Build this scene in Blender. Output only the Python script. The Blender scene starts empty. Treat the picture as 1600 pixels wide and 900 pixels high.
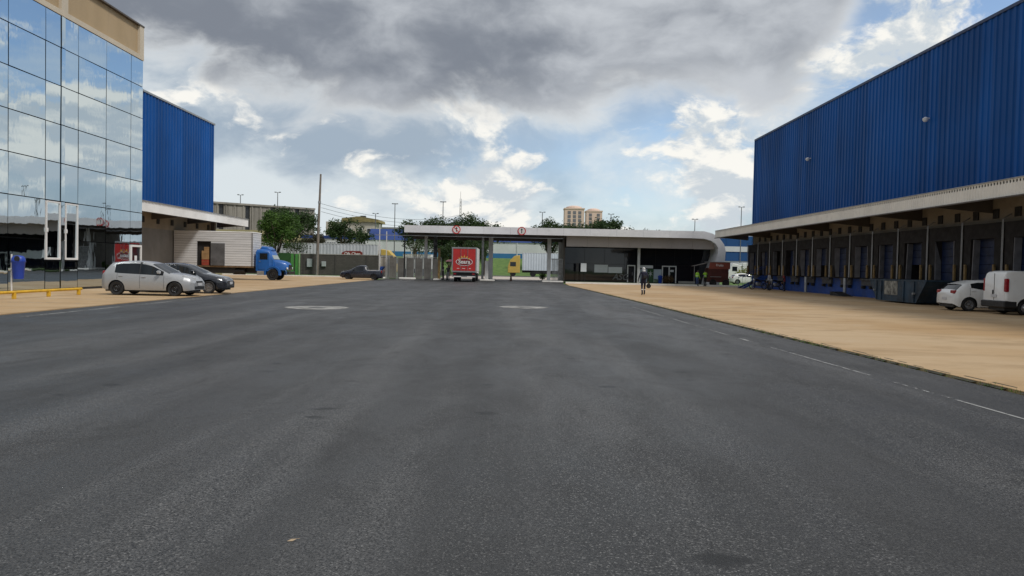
import bpy, bmesh, math, random
import numpy as np
from mathutils import Vector, Matrix
R = math.radians
random.seed(7)
sc = bpy.context.scene
COL = sc.collection

# ------------------------------------------------------------------ camera
cam_d = bpy.data.cameras.new('camera')
cam_d.lens = 26.55
cam_d.sensor_width = 36.0
cam_d.clip_end = 6000
cam_d.clip_start = 0.1
cam = bpy.data.objects.new('camera', cam_d)
COL.objects.link(cam)
cam.matrix_world = Matrix.Translation((0, 0, 1.65)) @ Matrix.Rotation(R(90 - 1.6), 4, 'X') @ Matrix.Rotation(R(1.2), 4, 'Z')
sc.camera = cam

# ------------------------------------------------------------------ exposure
sc.view_settings.view_transform = 'Standard'
sc.view_settings.look = 'None'
sc.view_settings.gamma = 1.0
EXPO = 0.70
sc.view_settings.exposure = EXPO
SUN_AZ, SUN_EL = 128.0, 52.0        # degrees to the right of +Y, above the horizon

# ------------------------------------------------------------------ sky
world = bpy.data.worlds.new('World')
sc.world = world
world.use_nodes = True
wt = world.node_tree
wt.nodes.clear()

class G:
    """small node-graph writer"""
    def __init__(s, tree): s.t = tree
    def node(s, typ, **kw):
        n = s.t.nodes.new(typ)
        for k, v in kw.items(): setattr(n, k, v)
        return n
    def put(s, sock, v):
        if isinstance(v, bpy.types.NodeSocket): s.t.links.new(v, sock)
        else: sock.default_value = v
    def m(s, op, a, b=0.0, c=0.0, clamp=False):
        n = s.node('ShaderNodeMath', operation=op, use_clamp=clamp)
        s.put(n.inputs[0], a); s.put(n.inputs[1], b); s.put(n.inputs[2], c)
        return n.outputs[0]
    def smooth(s, v, a, b, lo=0.0, hi=1.0):
        n = s.node('ShaderNodeMapRange', interpolation_type='SMOOTHSTEP')
        s.put(n.inputs[0], v)
        for i, x in enumerate((a, b, lo, hi)): s.put(n.inputs[1 + i], x)
        return n.outputs[0]
    def noise(s, vec, scale, detail=6.0, rough=0.55, dist=0.0, out=0):
        n = s.node('ShaderNodeTexNoise')
        s.put(n.inputs['Vector'], vec); n.inputs['Scale'].default_value = scale
        n.inputs['Detail'].default_value = detail; n.inputs['Roughness'].default_value = rough
        n.inputs['Distortion'].default_value = dist
        return n.outputs[out]
    def mix(s, f, a, b, blend='MIX'):
        n = s.node('ShaderNodeMix', data_type='RGBA', blend_type=blend)
        s.put(n.inputs[0], f); s.put(n.inputs[6], a); s.put(n.inputs[7], b)
        return n.outputs[2]
    def vmul(s, v, k):
        n = s.node('ShaderNodeVectorMath', operation='MULTIPLY')
        s.put(n.inputs[0], v); s.put(n.inputs[1], k)
        return n.outputs[0]
    def vadd(s, v, k):
        n = s.node('ShaderNodeVectorMath', operation='ADD')
        s.put(n.inputs[0], v); s.put(n.inputs[1], k)
        return n.outputs[0]

g = G(wt)
tc = g.node('ShaderNodeTexCoord').outputs['Generated']
sep = g.node('ShaderNodeSeparateXYZ'); g.put(sep.inputs[0], tc)
az = g.m('ARCTAN2', sep.outputs[0], sep.outputs[1])
el = g.m('ARCSINE', sep.outputs[2])
d3 = g.vmul(tc, (1.0, 1.0, 1.7))
warp = g.vmul(g.vadd(g.noise(d3, 3.0, 4, .55, out=1), (-.5, -.5, -.5)), (.16, .16, .16))
dw = g.vadd(d3, warp)
n_lo = g.noise(dw, 2.6, 7, .5)
n_mid = g.noise(dw, 6.0, 9, .56)
n_hi = g.noise(dw, 11.0, 11, .60)
n_up = g.noise(g.vadd(dw, (.012, 0.0, .03)), 11.0, 6, .58)
def blob(ca, ce, ra, re):
    a = g.m('DIVIDE', g.m('SUBTRACT', az, ca), ra)
    e = g.m('DIVIDE', g.m('SUBTRACT', el, ce), re)
    return g.m('EXPONENT', g.m('MULTIPLY', g.m('ADD', g.m('MULTIPLY', a, a), g.m('MULTIPLY', e, e)), -1.0))
def add(*xs):
    r = xs[0]
    for x in xs[1:]: r = g.m('ADD', r, x)
    return r
BG = 0.1
K = 1.0 / (2 ** EXPO) / BG
def C(r, gg, b, k=K): return (r * k, gg * k, b * k, 1)
sky = g.node('ShaderNodeTexSky', sky_type='NISHITA')
sky.sun_disc = False
sky.sun_elevation = R(SUN_EL)
sky.sun_rotation = R(SUN_AZ)
sky.altitude = 600
# high pale cloud
pale_var = g.smooth(add(n_mid, g.m('MULTIPLY', blob(-.27, .155, .26, .04), -.16), g.m('MULTIPLY', blob(-.2, .06, .6, .035), .12)), .36, .62)
colA = g.mix(pale_var, C(.36, .44, .53), C(.70, .76, .79))
mA = g.m('SUBTRACT', g.smooth(add(n_lo, g.m('MULTIPLY', el, .05)), .30, .48, .68, .98),
         g.m('MULTIPLY', add(blob(.19, .13, .13, .075), g.m('MULTIPLY', blob(.62, .24, .28, .13), 1.5)), g.smooth(n_mid, .42, .60, .85, .25)), clamp=True)
c1 = g.mix(mA, sky.outputs[0], colA)
# cumulus
clear = g.smooth(g.m('COSINE', g.m('SUBTRACT', az, .97)), .80, .96)
fB = add(n_hi,
         g.m('MULTIPLY', blob(-.045, .085, .085, .055), .34),
         g.m('MULTIPLY', blob(.27, .115, .055, .085), .32),
         g.m('MULTIPLY', blob(.40, .30, .10, .10), .14),
         g.m('MULTIPLY', blob(-.03, .20, .20, .022), .12),
         g.m('MULTIPLY', blob(.56, .13, .20, .06), .24), g.m('MULTIPLY', blob(.60, .02, .3, .04), .2),
         g.m('MULTIPLY', blob(-.42, .20, .12, .04), .10),
         g.m('MULTIPLY', clear, .03))
mB = g.smooth(fB, .56, .70)
shB = g.smooth(add(g.m('SUBTRACT', n_hi, n_up), g.m('MULTIPLY', g.m('SUBTRACT', n_mid, .5), .35)), -.07, .09)
colB = g.mix(shB, C(.60, .66, .71), C(.96, .945, .89))
c2 = g.mix(mB, c1, colB)
# dark cloud deck overhead
edge = add(.192, g.m('MULTIPLY', blob(-.5, .2, .22, 9.), .035), g.m('MULTIPLY', blob(.3, .2, .2, 9.), .02))
fC = add(g.m('DIVIDE', g.m('SUBTRACT', el, edge), .085), g.m('MULTIPLY', g.m('SUBTRACT', n_mid, .5), 2.7), .30,
         g.m('MULTIPLY', g.m('SUBTRACT', n_lo, .5), 1.2), g.m('MULTIPLY', clear, g.m('SUBTRACT', g.m('MULTIPLY', n_lo, 1.5), 5.2)))
mC = g.smooth(fC, -.15, .75)
deep = g.smooth(add(fC, g.m('MULTIPLY', g.m('SUBTRACT', n_hi, .5), .9)), .05, .95)
tone = g.smooth(add(n_mid, g.m('MULTIPLY', g.m('SUBTRACT', n_lo, .5), .9), g.m('MULTIPLY', el, .45), g.m('MULTIPLY', blob(-.40, .26, .45, .10), -.15), g.m('MULTIPLY', blob(.2, .32, .25, .15), .12)), .46, .86)
darkC = g.mix(tone, C(.215, .24, .285), C(.56, .59, .63))
colC = g.mix(deep, C(.74, .76, .77), darkC)
c3 = g.mix(mC, c2, colC)
# below the horizon
c4 = g.mix(g.smooth(el, -.02, 0.0), C(.25, .26, .27), c3)
bg = g.node('ShaderNodeBackground'); g.put(bg.inputs[0], c4); bg.inputs[1].default_value = BG
wo = g.node('ShaderNodeOutputWorld'); wt.links.new(bg.outputs[0], wo.inputs[0])

# ------------------------------------------------------------------ sun (veiled by cloud)
sun_d = bpy.data.lights.new('sun', 'SUN')
sun_d.energy = 1.5
sun_d.angle = R(10)
sun_d.color = (1.0, .955, .89)
sun = bpy.data.objects.new('sun', sun_d)
COL.objects.link(sun)
sv = Vector((math.sin(R(SUN_AZ)) * math.cos(R(SUN_EL)), math.cos(R(SUN_AZ)) * math.cos(R(SUN_EL)), math.sin(R(SUN_EL))))
sun.rotation_euler = sv.to_track_quat('Z', 'Y').to_euler()
sun.location = (0, 0, 60)

# ------------------------------------------------------------------ materials
MAT = {}
def mat(name, col, rough=.6, metal=0.0, var=.12, vscale=1.5, bump=0.0, bscale=20, spec=.5, dirt=0.0, stretch=(1, 1, 1), coat=0.0, world=False, trans=0.0, plain=False):
    if name in MAT: return MAT[name]
    m = bpy.data.materials.new(name); m.use_nodes = True
    t = m.node_tree; h = G(t); b = t.nodes['Principled BSDF']
    b.inputs['Roughness'].default_value = rough
    b.inputs['Metallic'].default_value = metal
    b.inputs['Specular IOR Level'].default_value = spec
    if coat: b.inputs['Coat Weight'].default_value = coat; b.inputs['Coat Roughness'].default_value = .04
    if trans: b.inputs['Subsurface Weight'].default_value = 0
    if world:
        co = h.node('ShaderNodeNewGeometry').outputs['Position']
    else:
        co = h.node('ShaderNodeTexCoord').outputs['Object']
    co = h.vmul(co, stretch)
    n = h.noise(co, vscale, 6, .6)
    lo = tuple(c * (1 - var * 1.3) for c in col) + (1,); hi = tuple(min(1, c * (1 + var)) for c in col) + (1,)
    c = h.mix(h.smooth(n, .3, .7), lo, hi)
    if dirt:
        n2 = h.noise(co, vscale * 3.7, 8, .65)
        c = h.mix(h.m('MULTIPLY', h.smooth(n2, .52, .75), dirt), c, (.10, .085, .065, 1))
    h.put(b.inputs['Base Color'], c)
    rn = h.smooth(h.noise(co, vscale * 2.3, 4), .3, .7, max(0, rough - .08), min(1, rough + .08))
    if not plain and (metal < .9 or rough > .15): h.put(b.inputs['Roughness'], rn)
    if bump:
        bn = h.node('ShaderNodeBump'); bn.inputs['Strength'].default_value = bump; bn.inputs['Distance'].default_value = .02
        h.put(bn.inputs['Height'], h.noise(co, bscale, 5, .6)); t.links.new(bn.outputs[0], b.inputs['Normal'])
    MAT[name] = m
    return m

def asphalt():
    m = bpy.data.materials.new('asphalt'); m.use_nodes = True; t = m.node_tree; h = G(t); b = t.nodes['Principled BSDF']
    p = h.node('ShaderNodeNewGeometry').outputs['Position']
    lane = h.noise(h.vmul(p, (1, .10, 1)), .55, 6, .6, .4)
    big = h.noise(p, .18, 7, .62)
    mid = h.noise(h.vmul(p, (1, .45, 1)), 1.1, 8, .66, .6)
    c = h.mix(h.smooth(add2(h, (lane, .65), (big, .35)), .40, .60), (.042, .0418, .0415, 1), (.112, .111, .110, 1))
    c = h.mix(h.smooth(mid, .52, .68, 0, .6), c, (.030, .0295, .029, 1))
    # stones of the aggregate
    v = h.node('ShaderNodeTexVoronoi'); h.put(v.inputs['Vector'], p); v.inputs['Scale'].default_value = 98
    sp = h.node('ShaderNodeSeparateColor'); h.put(sp.inputs[0], v.outputs['Color'])
    c = h.mix(h.smooth(sp.outputs[0], .78, .97, 0, .85), c, (.21, .208, .203, 1))
    c = h.mix(h.smooth(sp.outputs[1], .55, .85, 0, .95), c, (.014, .014, .015, 1))
    gr = h.noise(p, 48, 5, .75)
    c = h.mix(h.smooth(gr, .44, .62, .0, .75), c, (.019, .0188, .0185, 1))
    # broad tyre bands running towards the gate
    band = h.noise(h.vmul(h.vadd(p, h.vmul(h.vadd(h.noise(h.vmul(p, (.03, .03, .03)), 1., 2, out=1), (-.5, -.5, -.5)), (5, 0, 0))), (1, .012, 0)), .62, 3, .55)
    c = h.mix(h.smooth(band, .42, .58, 0, .62), c, (.028, .0278, .0276, 1))
    # scattered small stains
    vs_ = h.node('ShaderNodeTexVoronoi', voronoi_dimensions='2D'); h.put(vs_.inputs['Vector'], h.vadd(h.vmul(p, (.62, .95, 1)), h.vmul(h.noise(p, 3.0, 5, .65, out=1), (.26, .26, 0)))); vs_.inputs['Scale'].default_value = 1.0
    ss = h.node('ShaderNodeSeparateColor'); h.put(ss.inputs[0], vs_.outputs['Color'])
    rad = h.m('SUBTRACT', h.m('MULTIPLY', h.smooth(ss.outputs[0], .25, 1.0), .115), .07)
    c = h.mix(h.smooth(h.m('SUBTRACT', vs_.outputs['Distance'], h.m('ADD', rad, .05)), -.05, .02, .85, 0), c, (.012, .012, .012, 1))
    # small worn-out hollows, darker and damp
    ho = h.noise(h.vmul(p, (1.0, .8, 1)), .75, 3, .5, .3)
    hm = h.smooth(add2(h, (ho, 1.), (mid, .25)), .86, .91)
    c = h.mix(h.m('MULTIPLY', hm, .75), c, (.022, .022, .022, 1))
    h.put(b.inputs['Base Color'], c)
    h.put(b.inputs['Roughness'], h.smooth(add2(h, (mid, .5), (big, .5)), .35, .65, .44, .62))
    b.inputs['Specular IOR Level'].default_value = .40
    bn = h.node('ShaderNodeBump'); bn.inputs['Strength'].default_value = .45; bn.inputs['Distance'].default_value = .012
    h.put(bn.inputs['Height'], add2(h, (v.outputs['Distance'], .8), (gr, .8), (mid, .5)))
    t.links.new(bn.outputs[0], b.inputs['Normal'])
    return m
def add2(h, *terms):
    r = None
    for s, k in terms:
        x = h.m('MULTIPLY', s, k); r = x if r is None else h.m('ADD', r, x)
    return r

def concrete_yard():
    m = bpy.data.materials.new('tan_concrete'); m.use_nodes = True; t = m.node_tree; h = G(t); b = t.nodes['Principled BSDF']
    p = h.node('ShaderNodeNewGeometry').outputs['Position']
    big = h.noise(p, .16, 6, .6, .5); mid = h.noise(h.vmul(p, (.5, 1, 1)), .8, 8, .64, .4); fine = h.noise(p, 9, 6, .7)
    c = h.mix(h.smooth(big, .34, .66), (.40, .262, .132, 1), (.47, .343, .207, 1))
    c = h.mix(h.smooth(mid, .46, .72, 0, .6), c, (.25, .165, .09, 1))
    c = h.mix(h.smooth(mid, .28, .42, .5, 0), c, (.50, .385, .25, 1))
    st = h.noise(h.vmul(p, (.22, 1.3, 1)), .7, 5, .6, .8)
    c = h.mix(h.smooth(st, .59, .72, 0, .6), c, (.17, .125, .08, 1))
    c = h.mix(h.smooth(fine, .55, .8, 0, .35), c, (.24, .16, .09, 1))
    h.put(b.inputs['Base Color'], c)
    h.put(b.inputs['Roughness'], h.smooth(mid, .3, .7, .6, .85))
    b.inputs['Specular IOR Level'].default_value = .3
    bn = h.node('ShaderNodeBump'); bn.inputs['Strength'].default_value = .3; bn.inputs['Distance'].default_value = .01
    h.put(bn.inputs['Height'], fine); t.links.new(bn.outputs[0], b.inputs['Normal'])
    return m

def mirror_glass(name, col, rough=.015, metal=1.0, wav=.02):
    m = bpy.data.materials.new(name); m.use_nodes = True; t = m.node_tree; h = G(t); b = t.nodes['Principled BSDF']
    b.inputs['Base Color'].default_value = col + (1,); b.inputs['Metallic'].default_value = metal
    b.inputs['Roughness'].default_value = rough
    p = h.node('ShaderNodeNewGeometry').outputs['Position']
    bn = h.node('ShaderNodeBump'); bn.inputs['Strength'].default_value = wav; bn.inputs['Distance'].default_value = .15
    h.put(bn.inputs['Height'], h.noise(h.vmul(p, (1, 1, .5)), .9, 3, .5)); t.links.new(bn.outputs[0], b.inputs['Normal'])
    return m

def leafmat(name, a, b_, scale=.5):
    m = bpy.data.materials.new(name); m.use_nodes = True; t = m.node_tree; h = G(t); b = t.nodes['Principled BSDF']
    co = h.node('ShaderNodeTexCoord').outputs['Object']
    n = h.noise(co, scale, 4, .6); n2 = h.noise(co, scale * 9, 2, .6)
    c = h.mix(h.smooth(add2(h, (n, .6), (n2, .4)), .38, .62), a + (1,), b_ + (1,))
    h.put(b.inputs['Base Color'], c); b.inputs['Roughness'].default_value = .6
    b.inputs['Specular IOR Level'].default_value = .25
    tr = h.node('ShaderNodeBsdfTranslucent'); h.put(tr.inputs[0], c)
    mx = h.node('ShaderNodeMixShader'); mx.inputs[0].default_value = .25
    t.links.new(b.outputs[0], mx.inputs[1]); t.links.new(tr.outputs[0], mx.inputs[2])
    t.links.new(mx.outputs[0], t.nodes['Material Output'].inputs[0])
    return m

M_ASPH = asphalt(); M_YARD = concrete_yard()
def sheet_metal(name, col, rough):
    m = bpy.data.materials.new(name); m.use_nodes = True; t = m.node_tree; h = G(t); b = t.nodes['Principled BSDF']
    p = h.node('ShaderNodeNewGeometry').outputs['Position']
    sp = h.node('ShaderNodeSeparateXYZ'); h.put(sp.inputs[0], p)
    wn = h.node('ShaderNodeTexWhiteNoise', noise_dimensions='1D'); h.put(wn.inputs['W'], h.m('FLOOR', h.m('ADD', sp.outputs[0], sp.outputs[1])))
    tone = h.smooth(wn.outputs[0], 0, 1, .84, 1.10)
    streak = h.noise(h.vmul(p, (2.2, 2.2, .05)), 1.0, 6, .65); big = h.noise(p, .12, 4, .5)
    lo = tuple(c * .82 for c in col) + (1,); hi = tuple(c * 1.12 for c in col) + (1,)
    c = h.mix(h.smooth(big, .35, .65), lo, hi)
    c = h.vmul(c, (1, 1, 1)); vm = h.node('ShaderNodeVectorMath', operation='SCALE'); h.put(vm.inputs[0], c); h.put(vm.inputs['Scale'], tone)
    c = h.mix(h.smooth(streak, .55, .80, 0, .35), vm.outputs[0], (.030, .050, .085, 1))
    h.put(b.inputs['Base Color'], c); h.put(b.inputs['Roughness'], h.smooth(streak, .3, .7, rough - .08, rough + .1)); b.inputs['Specular IOR Level'].default_value = .16
    return m
M_BLUE = sheet_metal('blue_sheet_metal', (.004, .076, .29), .5)
M_BLUE2 = mat('dock_blue_paint', (.005, .050, .25), .55, 0, .2, .8, dirt=.35)
M_CREAM = mat('cream_sheet', (.80, .76, .68), .5, 0, .06, .6, dirt=.12)
M_WHITE = mat('white_sheet', (.74, .74, .73), .5, 0, .05, .8, dirt=.1)
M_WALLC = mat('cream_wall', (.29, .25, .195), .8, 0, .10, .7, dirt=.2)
M_GREYW = mat('grey_wall', (.22, .215, .205), .8, 0, .12, .5, dirt=.2)
M_DARK = mat('dark_rubber', (.016, .015, .015), .7, 0, .25, 2)
M_BROWN = mat('dark_brown_curtain', (.0105, .008, .0075), .8, 0, .3, 1.2)
M_FLAP = mat('pale_curtain_flap', (.16, .16, .175), .7, 0, .2, 1.5, dirt=.2)
M_STEEL = mat('galvanised_steel', (.33, .335, .34), .45, .5, .12, 2)
M_YEL = mat('yellow_paint', (.62, .36, .02), .5, 0, .12, 3, dirt=.3)
M_DYEL = mat('faded_yellow_guard', (.20, .13, .045), .6, 0, .3, 3, dirt=.4)
M_GLASS = mirror_glass('mirror_facade_glass', (.55, .62, .66), wav=.024)
M_DGLASS = mirror_glass('dark_tinted_glass', (.012, .013, .018), .03, 0.0)
M_FRAME = mat('white_aluminium', (.72, .72, .72), .4, 0, .03, 2)
M_SEAM = mat('black_sealant', (.018, .018, .02), .6, 0, .1, 3)
M_BEIGE = mat('beige_render', (.40, .295, .175), .8, 0, .06, .4, dirt=.12, stretch=(1, 1, .3))
M_BEIGE2 = mat('pale_beige_band', (.55, .48, .38), .8, 0, .06, .6, dirt=.1)
M_TYRE = mat('tyre_rubber', (.012, .012, .013), .75, 0, .2, 5)
M_RIMB = mat('black_rim', (.018, .018, .02), .45, .3, .1, 5)
M_RIM = mat('alloy_rim', (.42, .42, .43), .3, .85, .08, 5)
M_CARG = mirror_glass('car_window_glass', (.012, .015, .018), .03, 0.0, .0)
M_BLACK = mat('black_plastic', (.014, .014, .015), .5, 0, .15, 4)
M_RED = mat('red_lamp', (.28, .012, .02), .2, 0, .1, 6)
M_LAMP = mat('clear_lamp', (.62, .64, .66), .12, .4, .1, 9)
M_CHROME = mat('chrome', (.6, .6, .62), .15, 1, .05, 5)
M_PLATE = mat('number_plate', (.55, .55, .56), .4, 0, .05, 9)
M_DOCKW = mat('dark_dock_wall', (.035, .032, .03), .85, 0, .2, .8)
M_BARK = mat('bark', (.10, .075, .055), .9, 0, .3, 4, bump=.5)
M_LEAF = leafmat('leaf_bright', (.036, .088, .014), (.090, .165, .030))
M_LEAFD = leafmat('leaf_dark', (.020, .043, .014), (.055, .092, .026))
M_LEAFB = leafmat('leaf_brownish', (.030, .030, .016), (.062, .058, .028))
M_LEAFY = leafmat('leaf_yellowish', (.12, .14, .02), (.24, .25, .04))
M_GRASS = leafmat('grass_green', (.06, .12, .02), (.12, .20, .035), .8)
M_CONC = mat('concrete', (.36, .345, .32), .85, 0, .12, 1.0, dirt=.25, bump=.2)
M_KERB = mat('white_kerb', (.74, .72, .68), .8, 0, .08, 1.5, dirt=.25)
M_POLE = mat('pole_concrete', (.20, .17, .145), .85, 0, .15, 2, dirt=.2)
M_GREENP = mat('green_paint', (.05, .22, .045), .5, 0, .12, 2, dirt=.2)
M_GREEND = mat('dark_green_paint', (.018, .075, .02), .5, 0, .12, 2, dirt=.2)
M_FASC = mat('pale_grey_fascia', (.74, .74, .76), .45, 0, .05, .5, dirt=.12)
M_TAUPE = mat('taupe_cladding', (.46, .41, .38), .55, 0, .05, .6, dirt=.05)
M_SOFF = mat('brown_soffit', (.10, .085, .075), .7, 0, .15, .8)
M_WPOST = mat('white_post', (.62, .62, .61), .5, 0, .06, 2, dirt=.15)
M_PAPER = mat('white_board', (.68, .70, .72), .5, 0, .03, 2)
M_LINE = None

# ------------------------------------------------------------------ mesh writer
class MB:
    def __init__(s): s.v = []; s.f = []
    def add(s, vs, fs):
        o = len(s.v); s.v += [tuple(p) for p in vs]; s.f += [tuple(i + o for i in q) for q in fs]; return s
    def box(s, x0, x1, y0, y1, z0, z1):
        vs = [(x, y, z) for z in (z0, z1) for y in (y0, y1) for x in (x0, x1)]
        return s.add(vs, [(0, 2, 3, 1), (4, 5, 7, 6), (0, 1, 5, 4), (2, 6, 7, 3), (0, 4, 6, 2), (1, 3, 7, 5)])
    def cbox(s, x0, x1, y0, y1, z0, z1, c):
        """box with chamfered vertical and top/bottom edges"""
        rings = []
        for z, k in ((z0, c), (z0 + c, 0), (z1 - c, 0), (z1, c)):
            a0, a1, b0, b1 = x0 + k, x1 - k, y0 + k, y1 - k; q = c
            rings.append([(a0 + q, b0, z), (a1 - q, b0, z), (a1, b0 + q, z), (a1, b1 - q, z), (a1 - q, b1, z), (a0 + q, b1, z), (a0, b1 - q, z), (a0, b0 + q, z)])
        return s.loft(rings, True, True)
    def loft(s, rings, closed=True, cap=False):
        n = len(rings[0]); vs = [p for r in rings for p in r]; fs = []
        for i in range(len(rings) - 1):
            for j in range(n if closed else n - 1):
                k = (j + 1) % n
                fs.append((i * n + j, i * n + k, (i + 1) * n + k, (i + 1) * n + j))
        if cap:
            fs.append(tuple(reversed(range(n)))); fs.append(tuple(range((len(rings) - 1) * n, len(rings) * n)))
        return s.add(vs, fs)
    def tube(s, pts, r, n=8, cap=True):
        pts = [Vector(p) for p in pts]
        rs = r if isinstance(r, (list, tuple)) else [r] * len(pts)
        rings = []
        for i, p in enumerate(pts):
            d = (pts[min(i + 1, len(pts) - 1)] - pts[max(i - 1, 0)])
            if d.length < 1e-9: d = Vector((0, 0, 1))
            d.normalize()
            a = Vector((0, 0, 1)) if abs(d.z) < .9 else Vector((1, 0, 0))
            u = d.cross(a).normalized(); w = u.cross(d).normalized()
            rings.append([tuple(p + (u * math.cos(2 * math.pi * k / n) + w * math.sin(2 * math.pi * k / n)) * rs[i]) for k in range(n)])
        return s.loft(rings, True, cap)
    def prism(s, poly, a, b, axis='y'):
        """extrude a 2-D outline between a and b along axis"""
        def P(u, v, w): return {'x': (w, u, v), 'y': (u, w, v), 'z': (u, v, w)}[axis]
        n = len(poly)
        vs = [P(u, v, a) for u, v in poly] + [P(u, v, b) for u, v in poly]
        fs = [tuple(range(n)), tuple(reversed(range(n, 2 * n)))] + [(i, i + n, (i + 1) % n + n, (i + 1) % n) for i in range(n)]
        return s.add(vs, fs)
    def lathe(s, prof, c=(0, 0, 0), axis='z', n=24, cap=False):
        rings = []
        for r, h in prof:
            ring = []
            for k in range(n):
                t = 2 * math.pi * k / n; a, b = r * math.cos(t), r * math.sin(t)
                p = {'z': (a, b, h), 'y': (a, h, b), 'x': (h, a, b)}[axis]
                ring.append((p[0] + c[0], p[1] + c[1], p[2] + c[2]))
            rings.append(ring)
        return s.loft(rings, True, cap)
    def mesh(s, name, smooth=False, ang=40):
        me = bpy.data.meshes.new(name); me.from_pydata(s.v, [], s.f); 
        bm = bmesh.new(); bm.from_mesh(me); bmesh.ops.recalc_face_normals(bm, faces=bm.faces[:]); bm.to_mesh(me); bm.free()
        if smooth:
            me.shade_smooth(); 
            try: me.set_sharp_from_angle(angle=R(ang))
            except Exception: pass
        me.update(); return me

ORG = {}
def empty(name, loc=(0, 0, 0), rz=0.0):
    o = bpy.data.objects.new(name, None); o.empty_display_size = .3
    COL.objects.link(o); o.location = loc; o.rotation_euler = (0, 0, rz); return o
def tag(o, label=None, cat=None, group=None, kind=None):
    if label: o['label'] = label
    if cat: o['category'] = cat
    if group: o['group'] = group
    if kind: o['kind'] = kind
    return o
def put(name, mb, m, parent=None, loc=(0, 0, 0), rot=(0, 0, 0), smooth=False, ang=40, rel=None, bevel=0):
    """link a mesh (MB or mesh data); rel = world origin of the parent thing, subtracted from the vertices"""
    if isinstance(mb, MB):
        if rel is not None: mb.v = [(x - rel[0], y - rel[1], z - rel[2]) for x, y, z in mb.v]
        me = mb.mesh(name, smooth, ang)
    else: me = mb
    if m is not None and not me.materials: me.materials.append(m)
    o = bpy.data.objects.new(name, me); COL.objects.link(o)
    o.parent = parent; o.location = loc; o.rotation_euler = rot
    if bevel:
        bv = o.modifiers.new('bevel', 'BEVEL'); bv.width = bevel; bv.segments = 2; bv.limit_method = 'ANGLE'
    return o
def text_mesh(txt, size, m, depth=.004, shear=0, bold=0.0):
    cu = bpy.data.curves.new('lettering', 'FONT'); cu.body = txt; cu.size = size; cu.extrude = depth; cu.align_x = 'CENTER'; cu.align_y = 'CENTER'
    cu.shear = shear; cu.offset = bold
    o = bpy.data.objects.new('lettering', cu); COL.objects.link(o)
    dg = bpy.context.evaluated_depsgraph_get()
    me = bpy.data.meshes.new_from_object(o.evaluated_get(dg)); bpy.data.objects.remove(o); bpy.data.curves.remove(cu)
    me.materials.clear(); me.materials.append(m); return me
def copy_tree(o, parent=None):
    c = o.copy(); COL.objects.link(c); c.parent = parent
    for ch in list(o.children): copy_tree(ch, c)
    return c
def sm(a, b, x):
    t = max(0, min(1, (x - a) / (b - a))); return t * t * (3 - 2 * t)
# ================================================================== GROUND
def terr(x, y):
    z = -.03
    z += 3.6 * sm(140, 170, y)
    z += 5.2 * sm(-34, -56, x) * sm(118, 172, y)
    z += 3.0 * sm(200, 420, y)
    return z
xs = sorted(set([-3000, -1500, -800, -400, -260, -180] + list(range(-140, 141, 5)) + [180, 260, 400, 800, 1500, 3000]))
ys = sorted(set([-400, -150, -60, -20, 40, 80, 100] + list(range(108, 220, 4)) + [240, 280, 340, 420, 600, 900, 1500, 3000]))
mb = MB(); nx = len(xs)
vs = [(x, y, terr(x, y)) for y in ys for x in xs]
fs = [(j * nx + i, j * nx + i + 1, (j + 1) * nx + i + 1, (j + 1) * nx + i) for j in range(len(ys) - 1) for i in range(nx - 1)]
mb.add(vs, fs)
def ground_mat():
    m = bpy.data.materials.new('grassy_ground'); m.use_nodes = True; t = m.node_tree; h = G(t); b = t.nodes['Principled BSDF']
    p = h.node('ShaderNodeNewGeometry').outputs['Position']
    n = h.noise(p, .05, 6, .6); n2 = h.noise(p, 1.2, 6, .7)
    sp = h.node('ShaderNodeSeparateXYZ'); h.put(sp.inputs[0], p)
    dry = h.smooth(h.m('ADD', sp.outputs[0], h.m('MULTIPLY', n, 14)), -32, -22, 1, 0)
    c = h.mix(h.smooth(n2, .35, .65), (.055, .115, .018, 1), (.11, .185, .035, 1))
    cd = h.mix(h.smooth(n2, .35, .65), (.13, .115, .045, 1), (.20, .17, .07, 1))
    h.put(b.inputs['Base Color'], h.mix(dry, c, cd)); b.inputs['Roughness'].default_value = .9
    return m
tag(put('ground', mb, ground_mat(), smooth=True), kind='structure')

EDGE = [(7.9, -40), (7.55, 0), (7.2, 10.6), (6.9, 18.4), (6.7, 25.5), (6.37, 37.6), (5.75, 56), (5.2, 70), (5.4, 79.0)]
LX = -14.3
mb = MB()
vs = [(LX, y, 0) for x, y in EDGE] + [(x, y, 0) for x, y in EDGE]; n = len(EDGE)
mb.add(vs, [(i, i + n, i + n + 1, i + 1) for i in range(n - 1)])
mb.add([(LX, 79, 0), (5.4, 79, 0), (6.2, 92, 0), (-9, 92, 0), (-14.3, 86, 0)], [(0, 1, 2, 3, 4)])
tag(put('road', mb, M_ASPH), kind='structure')
# yards: thin slabs whose edge stands a little above the road
mb = MB(); mb.prism([(-70, -40), (LX, -40), (LX, 80), (-16, 88.5), (-70, 88.5)], -.025, .030, 'z')
tag(put('yard_left', mb, M_YARD), kind='structure')
mb = MB(); mb.prism([(x + .12, y) for x, y in EDGE] + [(40, 79.0), (40, -40)], -.025, .030, 'z')
tag(put('yard_right', mb, M_YARD), kind='structure')
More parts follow.
